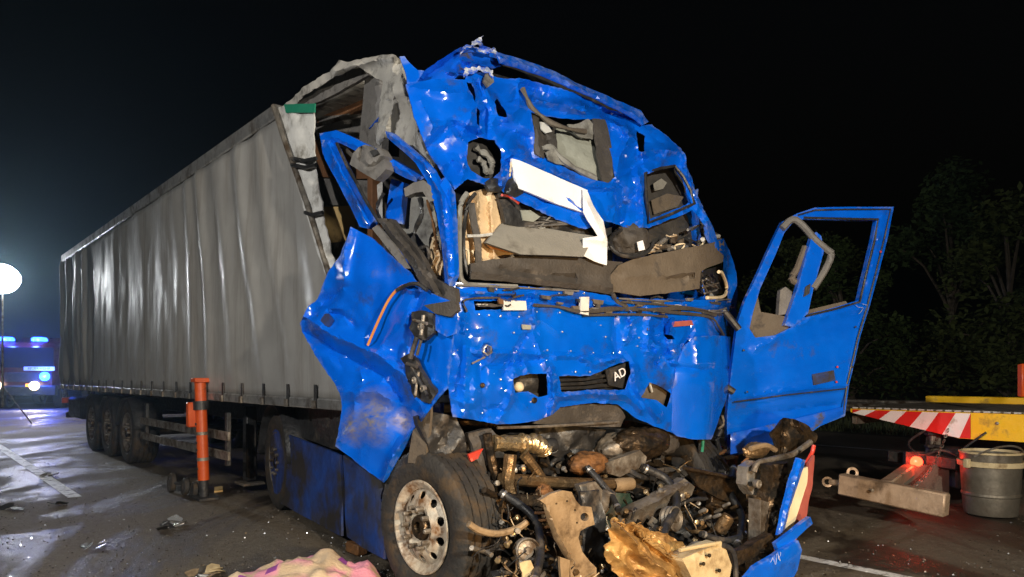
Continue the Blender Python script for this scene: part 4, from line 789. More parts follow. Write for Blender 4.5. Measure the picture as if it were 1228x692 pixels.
esheet('radiator_plate', [(822, 562), (850, 566), (893, 575), (896, 600), (882, 604), (862, 598), (838, 584)], -.25, M_MUD, amp=.02, freq=5, creases=[([(822, 563), (893, 576)], .05, 4)])
ehose('plate_edge', [(820, 561), (855, 568), (894, 576)], -.29, .014, M_MUD)
for pts, r, m, t in (([(818, 548), (842, 543), (868, 540)], .012, M_MUD, .2), ([(835, 575), (838, 540), (842, 505)], .010, M_DARK, .15), ([(843, 520), (843, 530), (842, 542)], .012, M_GREEN, .05), ([(858, 500), (866, 512), (860, 528), (866, 545)], .018, M_DARK, .12), ([(866, 498), (868, 508), (862, 514)], .010, M_STEEL, .1), ([(852, 552), (862, 546), (870, 540)], .014, M_RUST, .1),
                     ([(780, 600), (800, 620), (790, 650)], .02, M_MUD, .25), ([(800, 598), (826, 620), (850, 640)], .022, M_MUD2, .3), ([(815, 592), (806, 618), (786, 640)], .018, M_RUST, .22), ([(822, 602), (840, 618), (836, 650)], .022, M_MUD, .28), ([(845, 590), (850, 620), (870, 640)], .014, M_MUD, .2)):
    ehose('pipe', pts, t, r, m)
# rows of small valve heads
for k in range(26):
    u, v = random.uniform(838, 900), random.uniform(604, 640)
    p = eng(-.30+random.uniform(-.04, .08))(u, v); MB().lathe(p, FW+Vector((0, 0, .5)), [(-.04, .012), (.02, .014), (.03, .010), (.032, .001)], 8).build('valve_head', random.choice((M_STEEL, M_MUD2, M_ALU, M_MUD)), tk)
# radiator remains at the right
esheet('radiator_core', [(926, 558), (946, 554), (944, 585), (936, 625), (928, 668), (920, 700), (905, 700), (918, 640), (926, 590)], -.72, M_MUD, amp=.02, res=4, thick=.10, fn=lambda u, v, p: .018*math.sin(v*1.7))
esheet('compressor', [(897, 560), (908, 553), (926, 556), (932, 568), (928, 585), (918, 592), (904, 594), (897, 582)], -.55, M_ALU, amp=.06, freq=12, res=3.5, thick=.09)
ehose('air_pipe', [(904, 566), (908, 556), (922, 552), (938, 548), (952, 544), (972, 530)], -.60, .022, M_STEEL)
ehose('air_pipe', [(930, 560), (932, 578), (922, 594), (906, 602)], -.62, .026, M_MUD2)
MB().lathe(eng(-.62)(906, 580), FW, [(0, .03), (.03, .03), (.035, .02), (.02, .012), (.02, .001)], 14).build('pulley', M_STEEL, tk)
esheet('cooler_panel', [(902, 606), (930, 600), (926, 650), (900, 650)], -.60, M_MUD, amp=.04, freq=12, res=4)
esheet('top_cover', [(929, 520), (942, 501), (957, 503), (980, 520), (976, 530), (958, 538), (930, 546)], -.45, M_MUD, amp=.09, freq=8, res=4, thick=.02, creases=[([(940, 505), (936, 545)], -.05, 5), ([(955, 505), (965, 535)], .05, 5)])
blob('mount_bracket', eng(-.45)(906, 540), (.13, .06, .06), M_MUD2, tk, .3, 6, 4, 24)
ehose('bent_rod', [(895, 536), (897, 548), (890, 556)], -.45, .012, M_RUST); ehose('bent_rod', [(900, 538), (918, 534), (930, 540)], -.50, .02, M_TAN)
ehose('red_tip', [(976, 534), (974, 542), (970, 550), (966, 556)], -.80, .014, M_RED)
esheet('bumper_strip', [(957, 549), (967, 552), (962, 566), (956, 585), (946, 615), (940, 642), (933, 642), (942, 600), (950, 572)], -.86, M_BLUE, amp=.015, res=4, thick=.02, creases=[([(962, 552), (937, 640)], .02, 4)])
esheet('bumper_strip', [(963, 562), (969, 560), (968, 580), (956, 618), (950, 637), (941, 635), (950, 600)], -.85, M_CREAM, amp=.012, res=4, thick=.02)
esheet('bumper_strip', [(970, 556), (977, 546), (975, 580), (966, 622), (958, 637), (951, 637), (960, 600), (968, 580)], -.84, M_REDDULL, amp=.015, res=4, thick=.02)
esheet('bumper_bar', [(931, 652), (950, 637), (972, 620), (975, 628), (955, 646), (935, 662)], -.98, M_BLUE, amp=.01, res=4, thick=.03)
esheet('bumper_patch', [(931, 650), (955, 640), (956, 652), (932, 664)], -.95, M_REDDULL, amp=.01, res=4, thick=.02)
bc = esheet('bumper_corner', [(888, 700), (905, 680), (930, 666), (957, 648), (963, 660), (958, 684), (945, 705), (900, 712)], -1.0, M_BLUE, amp=.02, freq=5, res=5, thick=.03, dents=[(935, 675, 22, .05)])
for pts in ([(925, 674), (928, 664), (930, 676), (932, 663)], [(932, 663), (935, 674), (936, 662)]): shred(pts, .004, M_TORN, 1.06, 'white_scratch', srf=eng(0), jit=.002)
esheet('bumper_beam', [(868, 668), (900, 655), (925, 640), (930, 650), (905, 668), (880, 682)], -.85, M_MUD, amp=.03, thick=.06)
# big tan bracket in the foreground
th = [[(701+5*math.cos(a), 620+5*math.sin(a)) for a in [2*math.pi*i/14 for i in range(14)]]]
for x, y in ((680, 601), (690, 612), (692, 627), (667, 604)): th.append([(x+1.4*math.cos(a), y+1.4*math.sin(a)) for a in [2*math.pi*i/6 for i in range(6)]])
esheet('steel_bracket', [(647, 600), (660, 592), (674, 588), (686, 590), (691, 600), (697, 607), (709, 608), (713, 629), (704, 632), (696, 637), (694, 645), (699, 662), (707, 673), (715, 681), (716, 712), (684, 712), (684, 673), (668, 648), (658, 619), (654, 605)], -.72, M_TAN, holes=th, amp=.014, freq=6, res=3.4, thick=.03, creases=[([(658, 612), (672, 646), (690, 676)], .03, 5), ([(668, 592), (690, 606)], .012, 6)], sharp=30)
esheet('bracket_flange', [(672, 668), (684, 672), (684, 712), (676, 712), (673, 690)], -.74, M_TAN, amp=.02, thick=.02)
esheet('black_backing', [(698, 590), (722, 588), (728, 640), (722, 700), (706, 700), (700, 640)], -.58, M_DARK, amp=.06, freq=9, res=4)
esheet('grey_casting', [(696, 582), (716, 578), (724, 588), (720, 606), (700, 606)], -.40, M_STEEL, amp=.05, freq=9, res=4, thick=.05)
rk0 = random.Random(77)
# golden insulation and yellowed box
esheet('insulation_mat', [(727, 627), (735, 619), (744, 628), (752, 625), (768, 630), (782, 640), (805, 655), (819, 686), (812, 700), (745, 706), (727, 672), (721, 654), (724, 636)], -.82, M_FOIL, amp=.13, freq=4.2, res=2.6, thick=.006, jag=2.5, sharp=14, fn=lambda u, v, p: .035*abs(math.sin((u*.62-v*.78)*.13+2.4*noise.noise(Vector((u*.03, v*.03, 1))))),
       creases=[([(735, 630), (765, 660), (800, 690)], .09, 12), ([(750, 632), (785, 660), (812, 685)], -.06, 7), ([(765, 640), (800, 670)], .07, 6), ([(728, 660), (760, 690)], .03, 8), ([(740, 626), (780, 672)], -.04, 5)])
for k in range(14):
    u, v = rk0.uniform(735, 815), 0; v = 626+(u-735)*.55+rk0.uniform(-4, 6)
    ehose('frayed_strand', [(u, v), (u+rk0.uniform(-8, 8), v-rk0.uniform(2, 8), -.03), (u+rk0.uniform(-12, 12), v-rk0.uniform(2, 12), -.05)], -.86, .003, M_FOIL)
esheet('insulation_frill', [(775, 636), (800, 640), (820, 652), (836, 664), (826, 672), (812, 668), (795, 656)], -.72, M_FOIL, amp=.09, freq=14, res=2.6, thick=.008, jag=2.5, sharp=26)
esheet('battery_box', [(818, 670), (840, 661), (866, 652), (872, 660), (878, 678), (875, 694), (866, 708), (836, 704)], -.95, M_TIN, amp=.012, freq=5, res=5, thick=.12, creases=[([(818, 671), (866, 654)], -.03, 5)])
for u, v in ((850, 666), (843, 676), (862, 684)): MB().lathe(eng(-.975)(u, v), FW, [(0, .012), (.008, .012), (.009, .001)], 8).build('bolt_head', M_MUD, tk)
ehose('black_tube', [(868, 654), (878, 660), (882, 676), (882, 700)], -.95, .016, M_DARK)
ehose('pale_rod', [(815, 660), (835, 656), (864, 651)], -.92, .012, M_TIN)
# left: suspension next to the wheel
ehose('tie_rod', [(562, 628), (575, 636), (596, 640), (620, 634), (632, 626)], -.45, .020, M_TAN)
ehose('strut', [(612, 545), (610, 575), (614, 604), (616, 636)], -.10, .042, M_MUD2)
ehose('strut', [(584, 520), (590, 555), (600, 590)], .02, .03, M_MUD); ehose('strut', [(628, 545), (640, 560), (650, 575)], .0, .035, M_MUD2)
esheet('hub_carrier', [(566, 520), (592, 514), (604, 545), (600, 590), (585, 600), (572, 560)], .06, M_DASHDK, amp=.12, freq=7, res=4, thick=.05)
esheet('red_fitting', [(562, 545), (574, 540), (580, 538), (574, 550), (566, 554)], -.02, M_RED, amp=.03, res=3)
esheet('dust_lump', [(500, 500), (520, 494), (548, 500), (556, 520), (560, 545), (520, 548)], .10, M_DARK, amp=.12, freq=8, res=5, thick=.05)
blob('bearing', eng(-.10)(652, 592), (.06, .05, .06), M_RUST, tk, .5, 6, 4, 18)
esheet('dust_flap', [(624, 676), (636, 672), (646, 690), (650, 705), (630, 708)], -.75, M_TIN, amp=.03, freq=8, res=3.5, thick=.01, jag=1.5)
# recognisable machinery in the heap
def tslope(v): return .16-(v-540)*.0056
for u, v, r, w in ((806, 622, .085, .05), (784, 652, .06, .06), (838, 662, .07, .05), (632, 660, .07, .05)):
    c = eng(tslope(v)-.05)(u, v); ax = (FW*.9+RT*random.uniform(-.4, .4)+UP*random.uniform(-.2, .3)).normalized()
    pu = MB().lathe(c, ax, [(-w, r*.96), (-w*.6, r), (-w*.3, r*.9), (0, r), (w*.3, r*.9), (w*.6, r), (w*.7, r*.9), (w*.3, r*.75), (w*.3, r*.32), (w*.9, r*.28), (w*.9, .001)], 28).build('belt_pulley', M_STEEL, tk)
for u, v, r, l, m in ((758, 648, .055, .16, M_DARK), (868, 628, .05, .14, M_MUD2), (726, 600, .05, .15, M_STEEL)):
    c = eng(tslope(v)-.02)(u, v); MB().lathe(c, (RT*.3+UP*.9+FW*.4), [(-l/2, .001), (-l/2, r*.8), (-l*.42, r), (l*.38, r), (l*.4, r*.85), (l*.5, r*.8), (l*.5, .001)], 20).build('filter_canister', m, tk)
for u0, v0_, u1, v1, w, h in ((590, 600, 690, 606, .07, .09), (760, 690, 905, 664, .08, .11), (640, 640, 720, 700, .05, .07), (850, 600, 915, 612, .06, .10)):
    a_ = eng(tslope(v0_)+.02)(u0, v0_); b_ = eng(tslope(v1)+.02)(u1, v1); d_ = (b_-a_).normalized(); x_ = d_.cross(UP).normalized(); MB().box((a_+b_)/2, (d_, x_, x_.cross(d_)), ((b_-a_).length, w, h)).build('cross_beam', M_MUD, tk)
cl_ = eng(tslope(640)-.02)(652, 640); MB().tube([cl_+Vector((.05*math.cos(i*.6), .05*math.sin(i*.6), -.12+i*.0042)) for i in range(62)], .009, 7).build('coil_spring', M_RUST, tk)
for k in range(13):                       # cooling fins of the intercooler
    a_ = eng(-.66)(905+k*1.6, 600+k*.5); MB().box(a_-UP*.17, (RT, FW, UP), (.004, .10, .36)).build('cooling_fin', M_STEEL, tk)
for pts, r, m in (([(600, 590), (640, 620), (648, 660), (640, 700)], .024, M_DARK), ([(770, 560), (800, 576), (812, 604), (796, 640), (804, 680)], .030, M_DARK), ([(880, 560), (876, 590), (890, 620), (884, 655)], .026, M_DARK), ([(704, 560), (730, 590), (742, 612)], .022, M_DARK), ([(840, 640), (870, 648), (896, 640)], .022, M_DARK)):
    p3 = [eng(tslope(v)-.10)(u, v) for u, v in pts]; ho = MB().tube(p3, r, 10, sub=6).build('coolant_hose', m, tk)
    for i in (0, len(p3)-1):
        dr_ = (p3[1]-p3[0]) if i == 0 else (p3[-1]-p3[-2]); MB().lathe(p3[i]+dr_.normalized()*(.03 if i == 0 else -.03), dr_, [(-.008, r), (-.008, r*1.12), (.008, r*1.12), (.008, r)], 14).build('hose_clamp', M_ALU, ho)
# cluttered hoses, brackets and wires of the engine bay
rk = random.Random(5)
for k in range(170):
    u, v = rk.uniform(585, 900), rk.uniform(545, 700); t = .28-(v-540)*.0056+rk.uniform(-.14, .16); a = rk.uniform(0, 6.28); l = rk.uniform(10, 34)
    pts = [(u, v, 0), (u+l*.5*math.cos(a)+rk.uniform(-6, 6), v+l*.5*math.sin(a)*.7+rk.uniform(-6, 6), rk.uniform(-.08, .08)), (u+l*math.cos(a), v+l*math.sin(a)*.7, rk.uniform(-.1, .1))]
    ehose('engine_hose', pts, t, rk.choice((.005, .007, .010, .014, .020)), rk.choice((M_DARK, M_MUD, M_MUD, M_MUD2, M_MUD, M_STEEL, M_DARK)))
for k in range(110):
    u, v = rk.uniform(590, 905), rk.uniform(540, 698); t = .30-(v-540)*.0056+rk.uniform(-.12, .18); w = rk.uniform(3, 11); h = rk.uniform(3, 9); a = rk.uniform(-.6, .6)
    q = [(-w, -h), (w*.3, -h*rk.uniform(.5, 1.2)), (w, -h*.3), (w*rk.uniform(.4, 1), h), (-w*.2, h*rk.uniform(.5, 1.1)), (-w*rk.uniform(.6, 1.1), h*.4)]
    q = [(u+x*math.cos(a)-y*math.sin(a), v+x*math.sin(a)+y*math.cos(a)) for x, y in q]
    ob_ = esheet('broken_bracket', q, t, rk.choice((M_MUD, M_MUD, M_DARK, M_DARK, M_MUD2, M_STEEL, M_DASHDK)), amp=.012, freq=6, seed=k, thick=rk.choice((.006, .01, .03)), res=5, holes=[[(u+2.2*math.cos(i), v+2.2*math.sin(i)) for i in range(6)]] if min(w, h) > 6 else [], offs=(lambda c, g1, g2: lambda x, y: (x-c[0])*g1+(y-c[1])*g2)((u, v), rk.uniform(-.008, .008), rk.uniform(-.008, .008)))
for k in range(60):
    u, v = rk.choice(((rk.uniform(600, 730), rk.uniform(585, 690)), (rk.uniform(600, 880), rk.uniform(550, 690)))); pts = [(u, v, 0)]
    dx_ = rk.uniform(-7, 7)
    for i in range(4): dx_ += rk.uniform(-5, 5); u += dx_; v += rk.uniform(2, 12); pts.append((u, v, rk.uniform(-.06, .06)))
    ehose('loose_wire', pts, .05-(pts[0][1]-540)*.0056, rk.choice((.003, .004, .005)), rk.choice((M_WIRE, M_DARK, M_DARK, M_TAN, M_MUD2)))
for k in range(110):
    u, v = rk.uniform(590, 905), rk.uniform(545, 690); d = Vector((rk.uniform(-1, 1), -1, rk.uniform(-.5, 1)))
    MB().lathe(eng(.2-(v-540)*.0056+rk.uniform(-.15, .05))(u, v), d, [(-.03, .010), (.0, .010), (.0, .018), (.014, .018), (.016, .012), (.016, .001)], 6, None).build('bolt_head', rk.choice((M_STEEL, M_ALU, M_MUD2, M_FLEX)), tk)
def text_mesh(body, size, m, name, parent, mat4, extrude=.003):
    c = bpy.data.curves.new(name, 'FONT'); c.body = body; c.size = size; c.extrude = extrude; c.align_x = 'CENTER'; c.align_y = 'CENTER'
    tmp = bpy.data.objects.new('tmp', c); COL.objects.link(tmp); bpy.context.view_layer.update()
    me = bpy.data.meshes.new_from_object(tmp.evaluated_get(bpy.context.evaluated_depsgraph_get())); bpy.data.objects.remove(tmp)
    me.materials.clear(); me.materials.append(m); me.transform(mat4)
    o = bpy.data.objects.new(name, me); COL.objects.link(o); o.parent = parent; o.matrix_parent_inverse = Matrix.Translation(-origin_of(parent)); return o
XX = Vector((1, 0, 0)); YY = Vector((0, 1, 0))
# ------------------------------------------------------------------ orange rescue strut propping the trailer
sb = on_ground(245, 598)
rs = empty('rescue_strut', sb, 'orange steel prop standing upright under the trailer side', 'prop')
tp = P(240, 458, sb.y)
MB().tube([sb+(tp-sb)*.16, tp], .062, 14).build('outer_tube', M_ORANGE, rs)
MB().tube([sb+UP*.02, sb+(tp-sb)*.22], .05, 12).build('foot_tube', M_DARK, rs)
MB().box(sb+UP*.015, (TD, TN, UP), (.36, .22, .03)).build('base_plate', M_DARK, rs)
MB().lathe(sb+(tp-sb)*.80, tp-sb, [(-.05, .065), (-.05, .085), (.05, .085), (.05, .065)], 16).build('collar', M_DARK, rs)
MB().box(sb+(tp-sb)*.72+TN*.085-TD*.06, (TD, TN, UP), (.09, .10, .28)).build('crank_housing', M_ORANGE, rs)
MB().tube([sb+(tp-sb)*.80-TD*.05, sb+(tp-sb)*.82-TD*.14+TN*.05, sb+(tp-sb)*.74-TD*.17+TN*.06], .014, 7).build('crank_handle', M_DARK, rs)
MB().box(tp+UP*.02, (TD, TN, UP), (.16, .16, .05)).build('head_plate', M_ORANGE, rs)
for q_ in (.34, .56): MB().lathe(sb+(tp-sb)*q_, tp-sb, [(-.018, .0625), (-.018, .066), (.018, .066), (.018, .0625)], 16).build('clamp_band', M_STEEL, rs)
for q_ in (.26, .42, .48, .64): MB().lathe(sb+(tp-sb)*q_+TN*.055, TN, [(0, .016), (.014, .016), (.016, .001)], 8).build('locking_pin', M_DARK, rs)
# two small dolly wheels next to it
jb = on_ground(214, 592)
jk = empty('wheeled_dolly', jb, 'small black dolly with rubber wheels beside the orange prop', 'dolly')
for du, dv, r in ((206, 584, .115), (222, 588, .10), (233, 590, .085)):
    c = on_ground(du, dv+6)+UP*r
    tw = MB().lathe(c, (-.75, -.6, .1), [(-.024, r*.5), (-.028, r*.9), (-.018, r), (.018, r), (.028, r*.9), (.024, r*.5)], 28).build('tyre', M_RUB, jk)
    MB().lathe(c, (-.75, -.6, .1), [(-.02, r*.55), (.022, r*.55), (.03, r*.35), (.036, r*.15), (.036, .001)], 18).build('hub', M_DARK, tw)
MB().tube([jb+Vector((-.1, .05, .12)), jb+Vector((.12, .02, .11)), jb+Vector((.3, .03, .06))], .02, 8).build('frame', M_DARK, jk)
wd = on_ground(262, 588)
tagp(MB().box(wd+UP*.012, (TD*.9+TN*.3, TN, UP), (.34, .10, .022)).build('wooden_board', M_WOOD), 'pale flat wooden board lying at the foot of the orange prop', 'board')
# ------------------------------------------------------------------ blanket on the road
def blanket_mat():
    m = pm('printed_blanket', (.50, .36, .22), (.62, .48, .32), 3, (.8, .95), 0, .4, 60); t = m.node_tree; N = t.nodes; L = t.links; b = N['Principled BSDF']
    src = b.inputs['Base Color'].links[0].from_socket; tc_ = N.new('ShaderNodeTexCoord')
    def vor(sc, col, lo, hi, prev, loc):
        mp = N.new('ShaderNodeMapping'); mp.inputs['Location'].default_value = (loc, loc, 0); L.new(tc_.outputs['Object'], mp.inputs[0])
        v = N.new('ShaderNodeTexVoronoi'); v.distance = 'CHEBYCHEV'; v.inputs['Scale'].default_value = sc; L.new(mp.outputs[0], v.inputs['Vector'])
        mr = N.new('ShaderNodeMapRange'); mr.inputs[1].default_value = hi; mr.inputs[2].default_value = lo; L.new(v.outputs['Distance'], mr.inputs[0])
        x = N.new('ShaderNodeMix'); x.data_type = 'RGBA'; L.new(mr.outputs[0], x.inputs[0]); L.new(prev, x.inputs[6]); x.inputs[7].default_value = (*col, 1); return x.outputs[2]
    c = vor(4.0, (.70, .28, .36), .26, .40, src, 1.3); c = vor(5.5, (.24, .05, .25), .20, .22, c, 4.1); L.new(c, b.inputs['Base Color']); return m
def bl_h(x, y, e):
    q = Vector((x*3.2, y*3.2, 1)); h = .10+.10*noise.noise(q)+.05*noise.noise(q*2.3)+.03*abs(noise.noise(q*4.1))
    h += .055*(1-abs(noise.noise(q*1.7+Vector((3, 1, 0)))*2.2)); h *= .62+.5*math.exp(-((x+1.38)/.28)**2)
    return max(.006, h*min(1, (e/.10))**.6)
bp_ = [(-1.95, 4.62), (-1.78, 4.86), (-1.62, 5.02), (-1.40, 5.12), (-1.22, 5.10), (-1.12, 4.98), (-1.00, 5.06), (-.90, 4.94), (-.88, 4.72), (-.98, 4.50), (-1.3, 4.40), (-1.7, 4.42)]
v2, t2 = fill2d(bp_, [], .03, .03, 3)
ed = [(bp_[i], bp_[(i+1) % len(bp_)]) for i in range(len(bp_))]
vs = [Vector((v.x, v.y, bl_h(v.x, v.y, min(dseg(v.x, v.y, a, b) for a, b in ed)))) for v in v2]
bo = mesh('blanket', vs, t2, blanket_mat(), None, True, 70); bo.modifiers.new('t', 'SOLIDIFY').thickness = .006
tagp(bo, 'crumpled cream blanket with pink and purple patches lying on the road', 'blanket')
br = on_ground(424, 668)
tagp(MB().box(br+Vector((0, .1, .045)), (TD, TN, UP), (.20, .09, .085)).build('timber_block', M_RUST), 'small brown timber block on the road between blanket and side skirt', 'block')
# ------------------------------------------------------------------ debris on the road
def junk(name, u, v, n, spread, ms, label, cat, seed):
    r_ = random.Random(seed); c = on_ground(u, v); root = empty(name, c, label, cat)
    for k in range(n):
        p = c+Vector((r_.uniform(-1, 1)*spread, r_.uniform(-1, 1)*spread*1.2, 0)); w = r_.uniform(.03, .08)
        poly = [(w*math.cos(a)*r_.uniform(.5, 1.2), w*math.sin(a)*r_.uniform(.4, 1.1)) for a in [2*math.pi*i/6 for i in range(6)]]
        tx, ty = r_.uniform(-.6, .6), r_.uniform(-.6, .6)
        top = [p+Vector((x, y, w*.35+max(-w*.3, tx*x+ty*y)+.004)) for x, y in poly]; bot = [q-UP*.006 for q in top]
        mesh('shard', top+bot, [tuple(range(6)), tuple(range(11, 5, -1))]+[(i, (i+1) % 6, 6+(i+1) % 6, 6+i) for i in range(6)], r_.choice(ms), root, False)
    return root
junk('lamp_fragment', 207, 632, 16, .13, (M_DARK, M_DARK, M_ALU, M_BRIGHT), 'heap of broken black and silver lamp fragments on the dark oily road', 'debris', 1)
junk('silver_shard', 8, 613, 4, .10, (M_BRIGHT, M_ALU, M_DARK), 'bright silver shards at the left edge of the road', 'debris', 2)
junk('metal_strip', 66, 570, 4, .16, (M_STEEL, M_DARK, M_ALU), 'thin torn metal strips lying beside the white lane line', 'debris', 3)
junk('grey_splinter', 118, 656, 4, .08, (M_STEEL, M_BRIGHT, M_DARK), 'few grey splinters in the oil stain at lower left', 'debris', 4)
junk('dark_lump', 70, 607, 3, .05, (M_DARK, M_MUD), 'small dark lump on the asphalt left of the lamp fragments', 'debris', 5)
junk('loose_cloth', 242, 690, 7, .12, (M_PALE, M_TAN, M_TIN), 'scattered pale scraps on the road left of the blanket', 'debris', 6)
vs = []; fs = []; rg = random.Random(9); mats_i = []
for k in range(7000):
    if k % 3: u, v = rg.uniform(-40, 480), 500+rg.random()**1.3*200
    else: u, v = rg.uniform(430, 1230), 560+rg.random()*140
    p = on_ground(u, v, 0); s_ = rg.choice((.003, .003, .004, .005, .006, .008, .010)); a = rg.uniform(0, 6.3); i = len(vs)
    vs += [p+Vector((s_*math.cos(a), s_*math.sin(a), .001)), p+Vector((s_*math.cos(a+2.2), s_*math.sin(a+2.2), .001)), p+Vector((s_*math.cos(a+4.1), s_*math.sin(a+4.1), .001)), p+Vector((0, 0, s_*rg.uniform(.5, 1.3)))]
    fs += [(i, i+1, i+3), (i+1, i+2, i+3), (i+2, i, i+3), (i, i+2, i+1)]; mats_i += [rg.choice((0, 1, 1, 1, 0, 2))]*4
cr = mesh('glass_crumbs', vs, fs, M_STEEL, None, False); cr.data.materials.append(M_MUD); cr.data.materials.append(M_BRIGHT); cr.data.polygons.foreach_set('material_index', mats_i)
tagp(cr, 'crumbs of glass and grit strewn over the road', 'debris', kind='stuff')

# ------------------------------------------------------------------ recovery vehicle at the right
M_YEL = pm('yellow_paint', (.82, .46, .008), (.88, .54, .015), 4, (.3, .5), 0, .1, 20, .2, (.25, .14, .03), 4, .62, .07)
M_RW_R = pm('reflective_red', (.55, .015, .012), (.62, .025, .02), 10, (.35, .5)); M_RW_W = pm('reflective_white', (.70, .70, .70), (.78, .78, .78), 10, (.35, .5), 0, .1, 20, 0, (.4, .36, .3), 7, .62, .07)
M_GALV = pm('grimy_galvanised', (.36, .25, .17), (.46, .34, .24), 8, (.45, .65), .4, .2, 26, 0, (.12, .08, .05), 6, .6, .08)
a0 = on_ground(1020, 490, 1.0); tdir = TD; tin = -TN       # tail corner of the platform, towards its front, inwards
rv = empty('recovery_lorry', Vector((a0.x, a0.y, 0)), 'yellow recovery lorry tail with striped marker board and grey lifting beam', 'lorry')
def RV(l, w, z): return Vector((a0.x, a0.y, 0))+tdir*l+tin*w+UP*z
deck = MB(); pr = [(0, 1.0), (0, .96), (1.15, .72), (7, .72), (7, 1.0)]
deck.add([RV(l, 0, z) for l, z in pr]+[RV(l, 2.5, z) for l, z in pr], [(0, 1, 2, 3, 4), (9, 8, 7, 6, 5)]+[(i, (i+1) % 5, 5+(i+1) % 5, 5+i) for i in range(5)])
deck.build('platform', M_YEL, rv, False)
MB().box(RV(3.5, 1.25, 1.012), (tdir, tin, UP), (6.9, 2.3, .02)).build('deck_plate', M_STEEL, rv)
MB().box(RV(3.5, 2.46, 1.06), (tdir, tin, UP), (7, .08, .10)).build('far_edge', M_YEL, rv)
# striped marker board, each stripe a piece of its own
bz = lambda l: (.992, max(.725, .955-.204*l))
def brd(l, k):
    hi, lo = bz(max(0, l)); return RV(l, -.012, hi+(lo-hi)*k)
st = .165
for i in range(-1, 9):
    l0, l1 = i*st, (i+1)*st; sl = .13
    q = [(max(.03, min(1.26, l0+sl)), 0), (max(.03, min(1.26, l1+sl)), 0), (max(.03, min(1.26, l1)), 1), (max(.03, min(1.26, l0)), 1)]
    a = [brd(l, k) for l, k in q]
    if (a[0]-a[1]).length < .01 and (a[2]-a[3]).length < .01: continue
    mesh('marker_stripe', a+[p+tin*.008 for p in a], [(0, 1, 2, 3), (7, 6, 5, 4), (0, 4, 5, 1), (1, 5, 6, 2), (2, 6, 7, 3), (3, 7, 4, 0)], M_RW_R if i % 2 else M_RW_W, rv, False)
for i in range(46):
    l = .03+i*.09
    if l > 4: break
    MB().tube([RV(l, -.012, 1.012), RV(l+.06, -.012, 1.014)], .009, 6).build('edge_cleat', M_PALE, rv)
# lower gear
def seg_box(a, b, w, h, name, m, par=rv):
    a, b = Vector(a), Vector(b); d = (b-a).normalized(); sx = d.cross(UP).normalized(); return MB().box((a+b)/2, (d, sx, sx.cross(d)), ((b-a).length, w, h)).build(name, m, par)
lb = seg_box(P(1008, 580, 6.75), P(1136, 606, 6.0), .11, .20, 'lifting_beam', M_GALV)
seg_box(P(1062, 584, 6.72), P(1100, 556, 8.2), .12, .12, 'lifting_arm', M_GALV)
MB().lathe(P(992, 578, 6.9), (-.3, -1, .2), [(-.02, .05), (.02, .05), (.02, .028), (-.02, .028)], 18, close=True).build('tow_eye', M_GALV, rv)
MB().tube([P(996, 578, 6.88), P(1012, 580, 6.75)], .03, 8).build('eye_shank', M_GALV, rv)
MB().lathe(P(1022, 567, 7.1), (-.3, -1, .2), [(-.02, .055), (.02, .055), (.02, .03), (-.02, .03)], 18, close=True).build('tow_eye', M_GALV, rv)
for u in (1046, 1084): MB().lathe(P(u, 588+(u-1046)*.2, 6.40), (0, -1, 0), [(0, .014), (.012, .014), (.014, .002)], 8).build('bolt_head', M_STEEL, rv)
seg_box(P(1120, 510, 8.0), P(1118, 566, 8.0), .12, .12, 'stabiliser_leg', M_STEEL)
for dv in (520, 535, 548): MB().box(P(1119, dv, 7.9), (XX, YY, UP), (.16, .08, .03)).build('leg_clamp', M_DARK, rv)
seg_box(P(1066, 546, 8.1), P(1150, 556, 7.6), .14, .14, 'rear_beam', M_DARK)
MB().box(P(1110, 574, 7.7), (XX, YY, UP), (.50, .03, .30)).build('mud_flap', M_SUN, rv)
MB().box(P(1146, 560, 7.8), (XX, YY, UP), (.14, .25, .44)).build('tool_box', M_DARK, rv)
M_TAIL = pm('lit_red_lens', (.5, .01, .01), None, 5, (.3, .3), emit=(1, .03, .01), estr=14)
tl = MB().box(P(1096, 552, 7.78), (XX, YY, UP), (.22, .06, .20)).build('tail_lamp', M_DARK, rv)
MB().lathe(P(1099, 554, 7.72), (0, -1, 0), [(-.02, .060), (.02, .060), (.035, .045), (.042, .001)], 18).build('lens', M_TAIL, tl)
pl = bpy.data.lights.new('tail_glow', 'POINT'); pl.energy = 6; pl.color = (1, .05, .02); pl.shadow_soft_size = .05
po = bpy.data.objects.new('tail_glow', pl); COL.objects.link(po); po.location = P(1099, 554, 7.60)
seg_box(RV(4.2, 1.8, 1.02), RV(4.2, 1.8, 1.75), .22, .22, 'crane_post', M_YEL)
MB().box(P(1227, 456, 6.9), (XX, YY, UP), (.07, .07, .32)).build('stake', M_ORANGE, rv)
for l in (3.2, 4.6):
    wheel('wheel', RV(l, .22, .5), -tin, .5, .38, rv, M_STEEL, seg=48)
for w in (.8, 1.7): MB().box(RV(3.6, w, .68), (tdir, tin, UP), (6.2, .12, .22)).build('chassis_beam', M_DARK, rv)
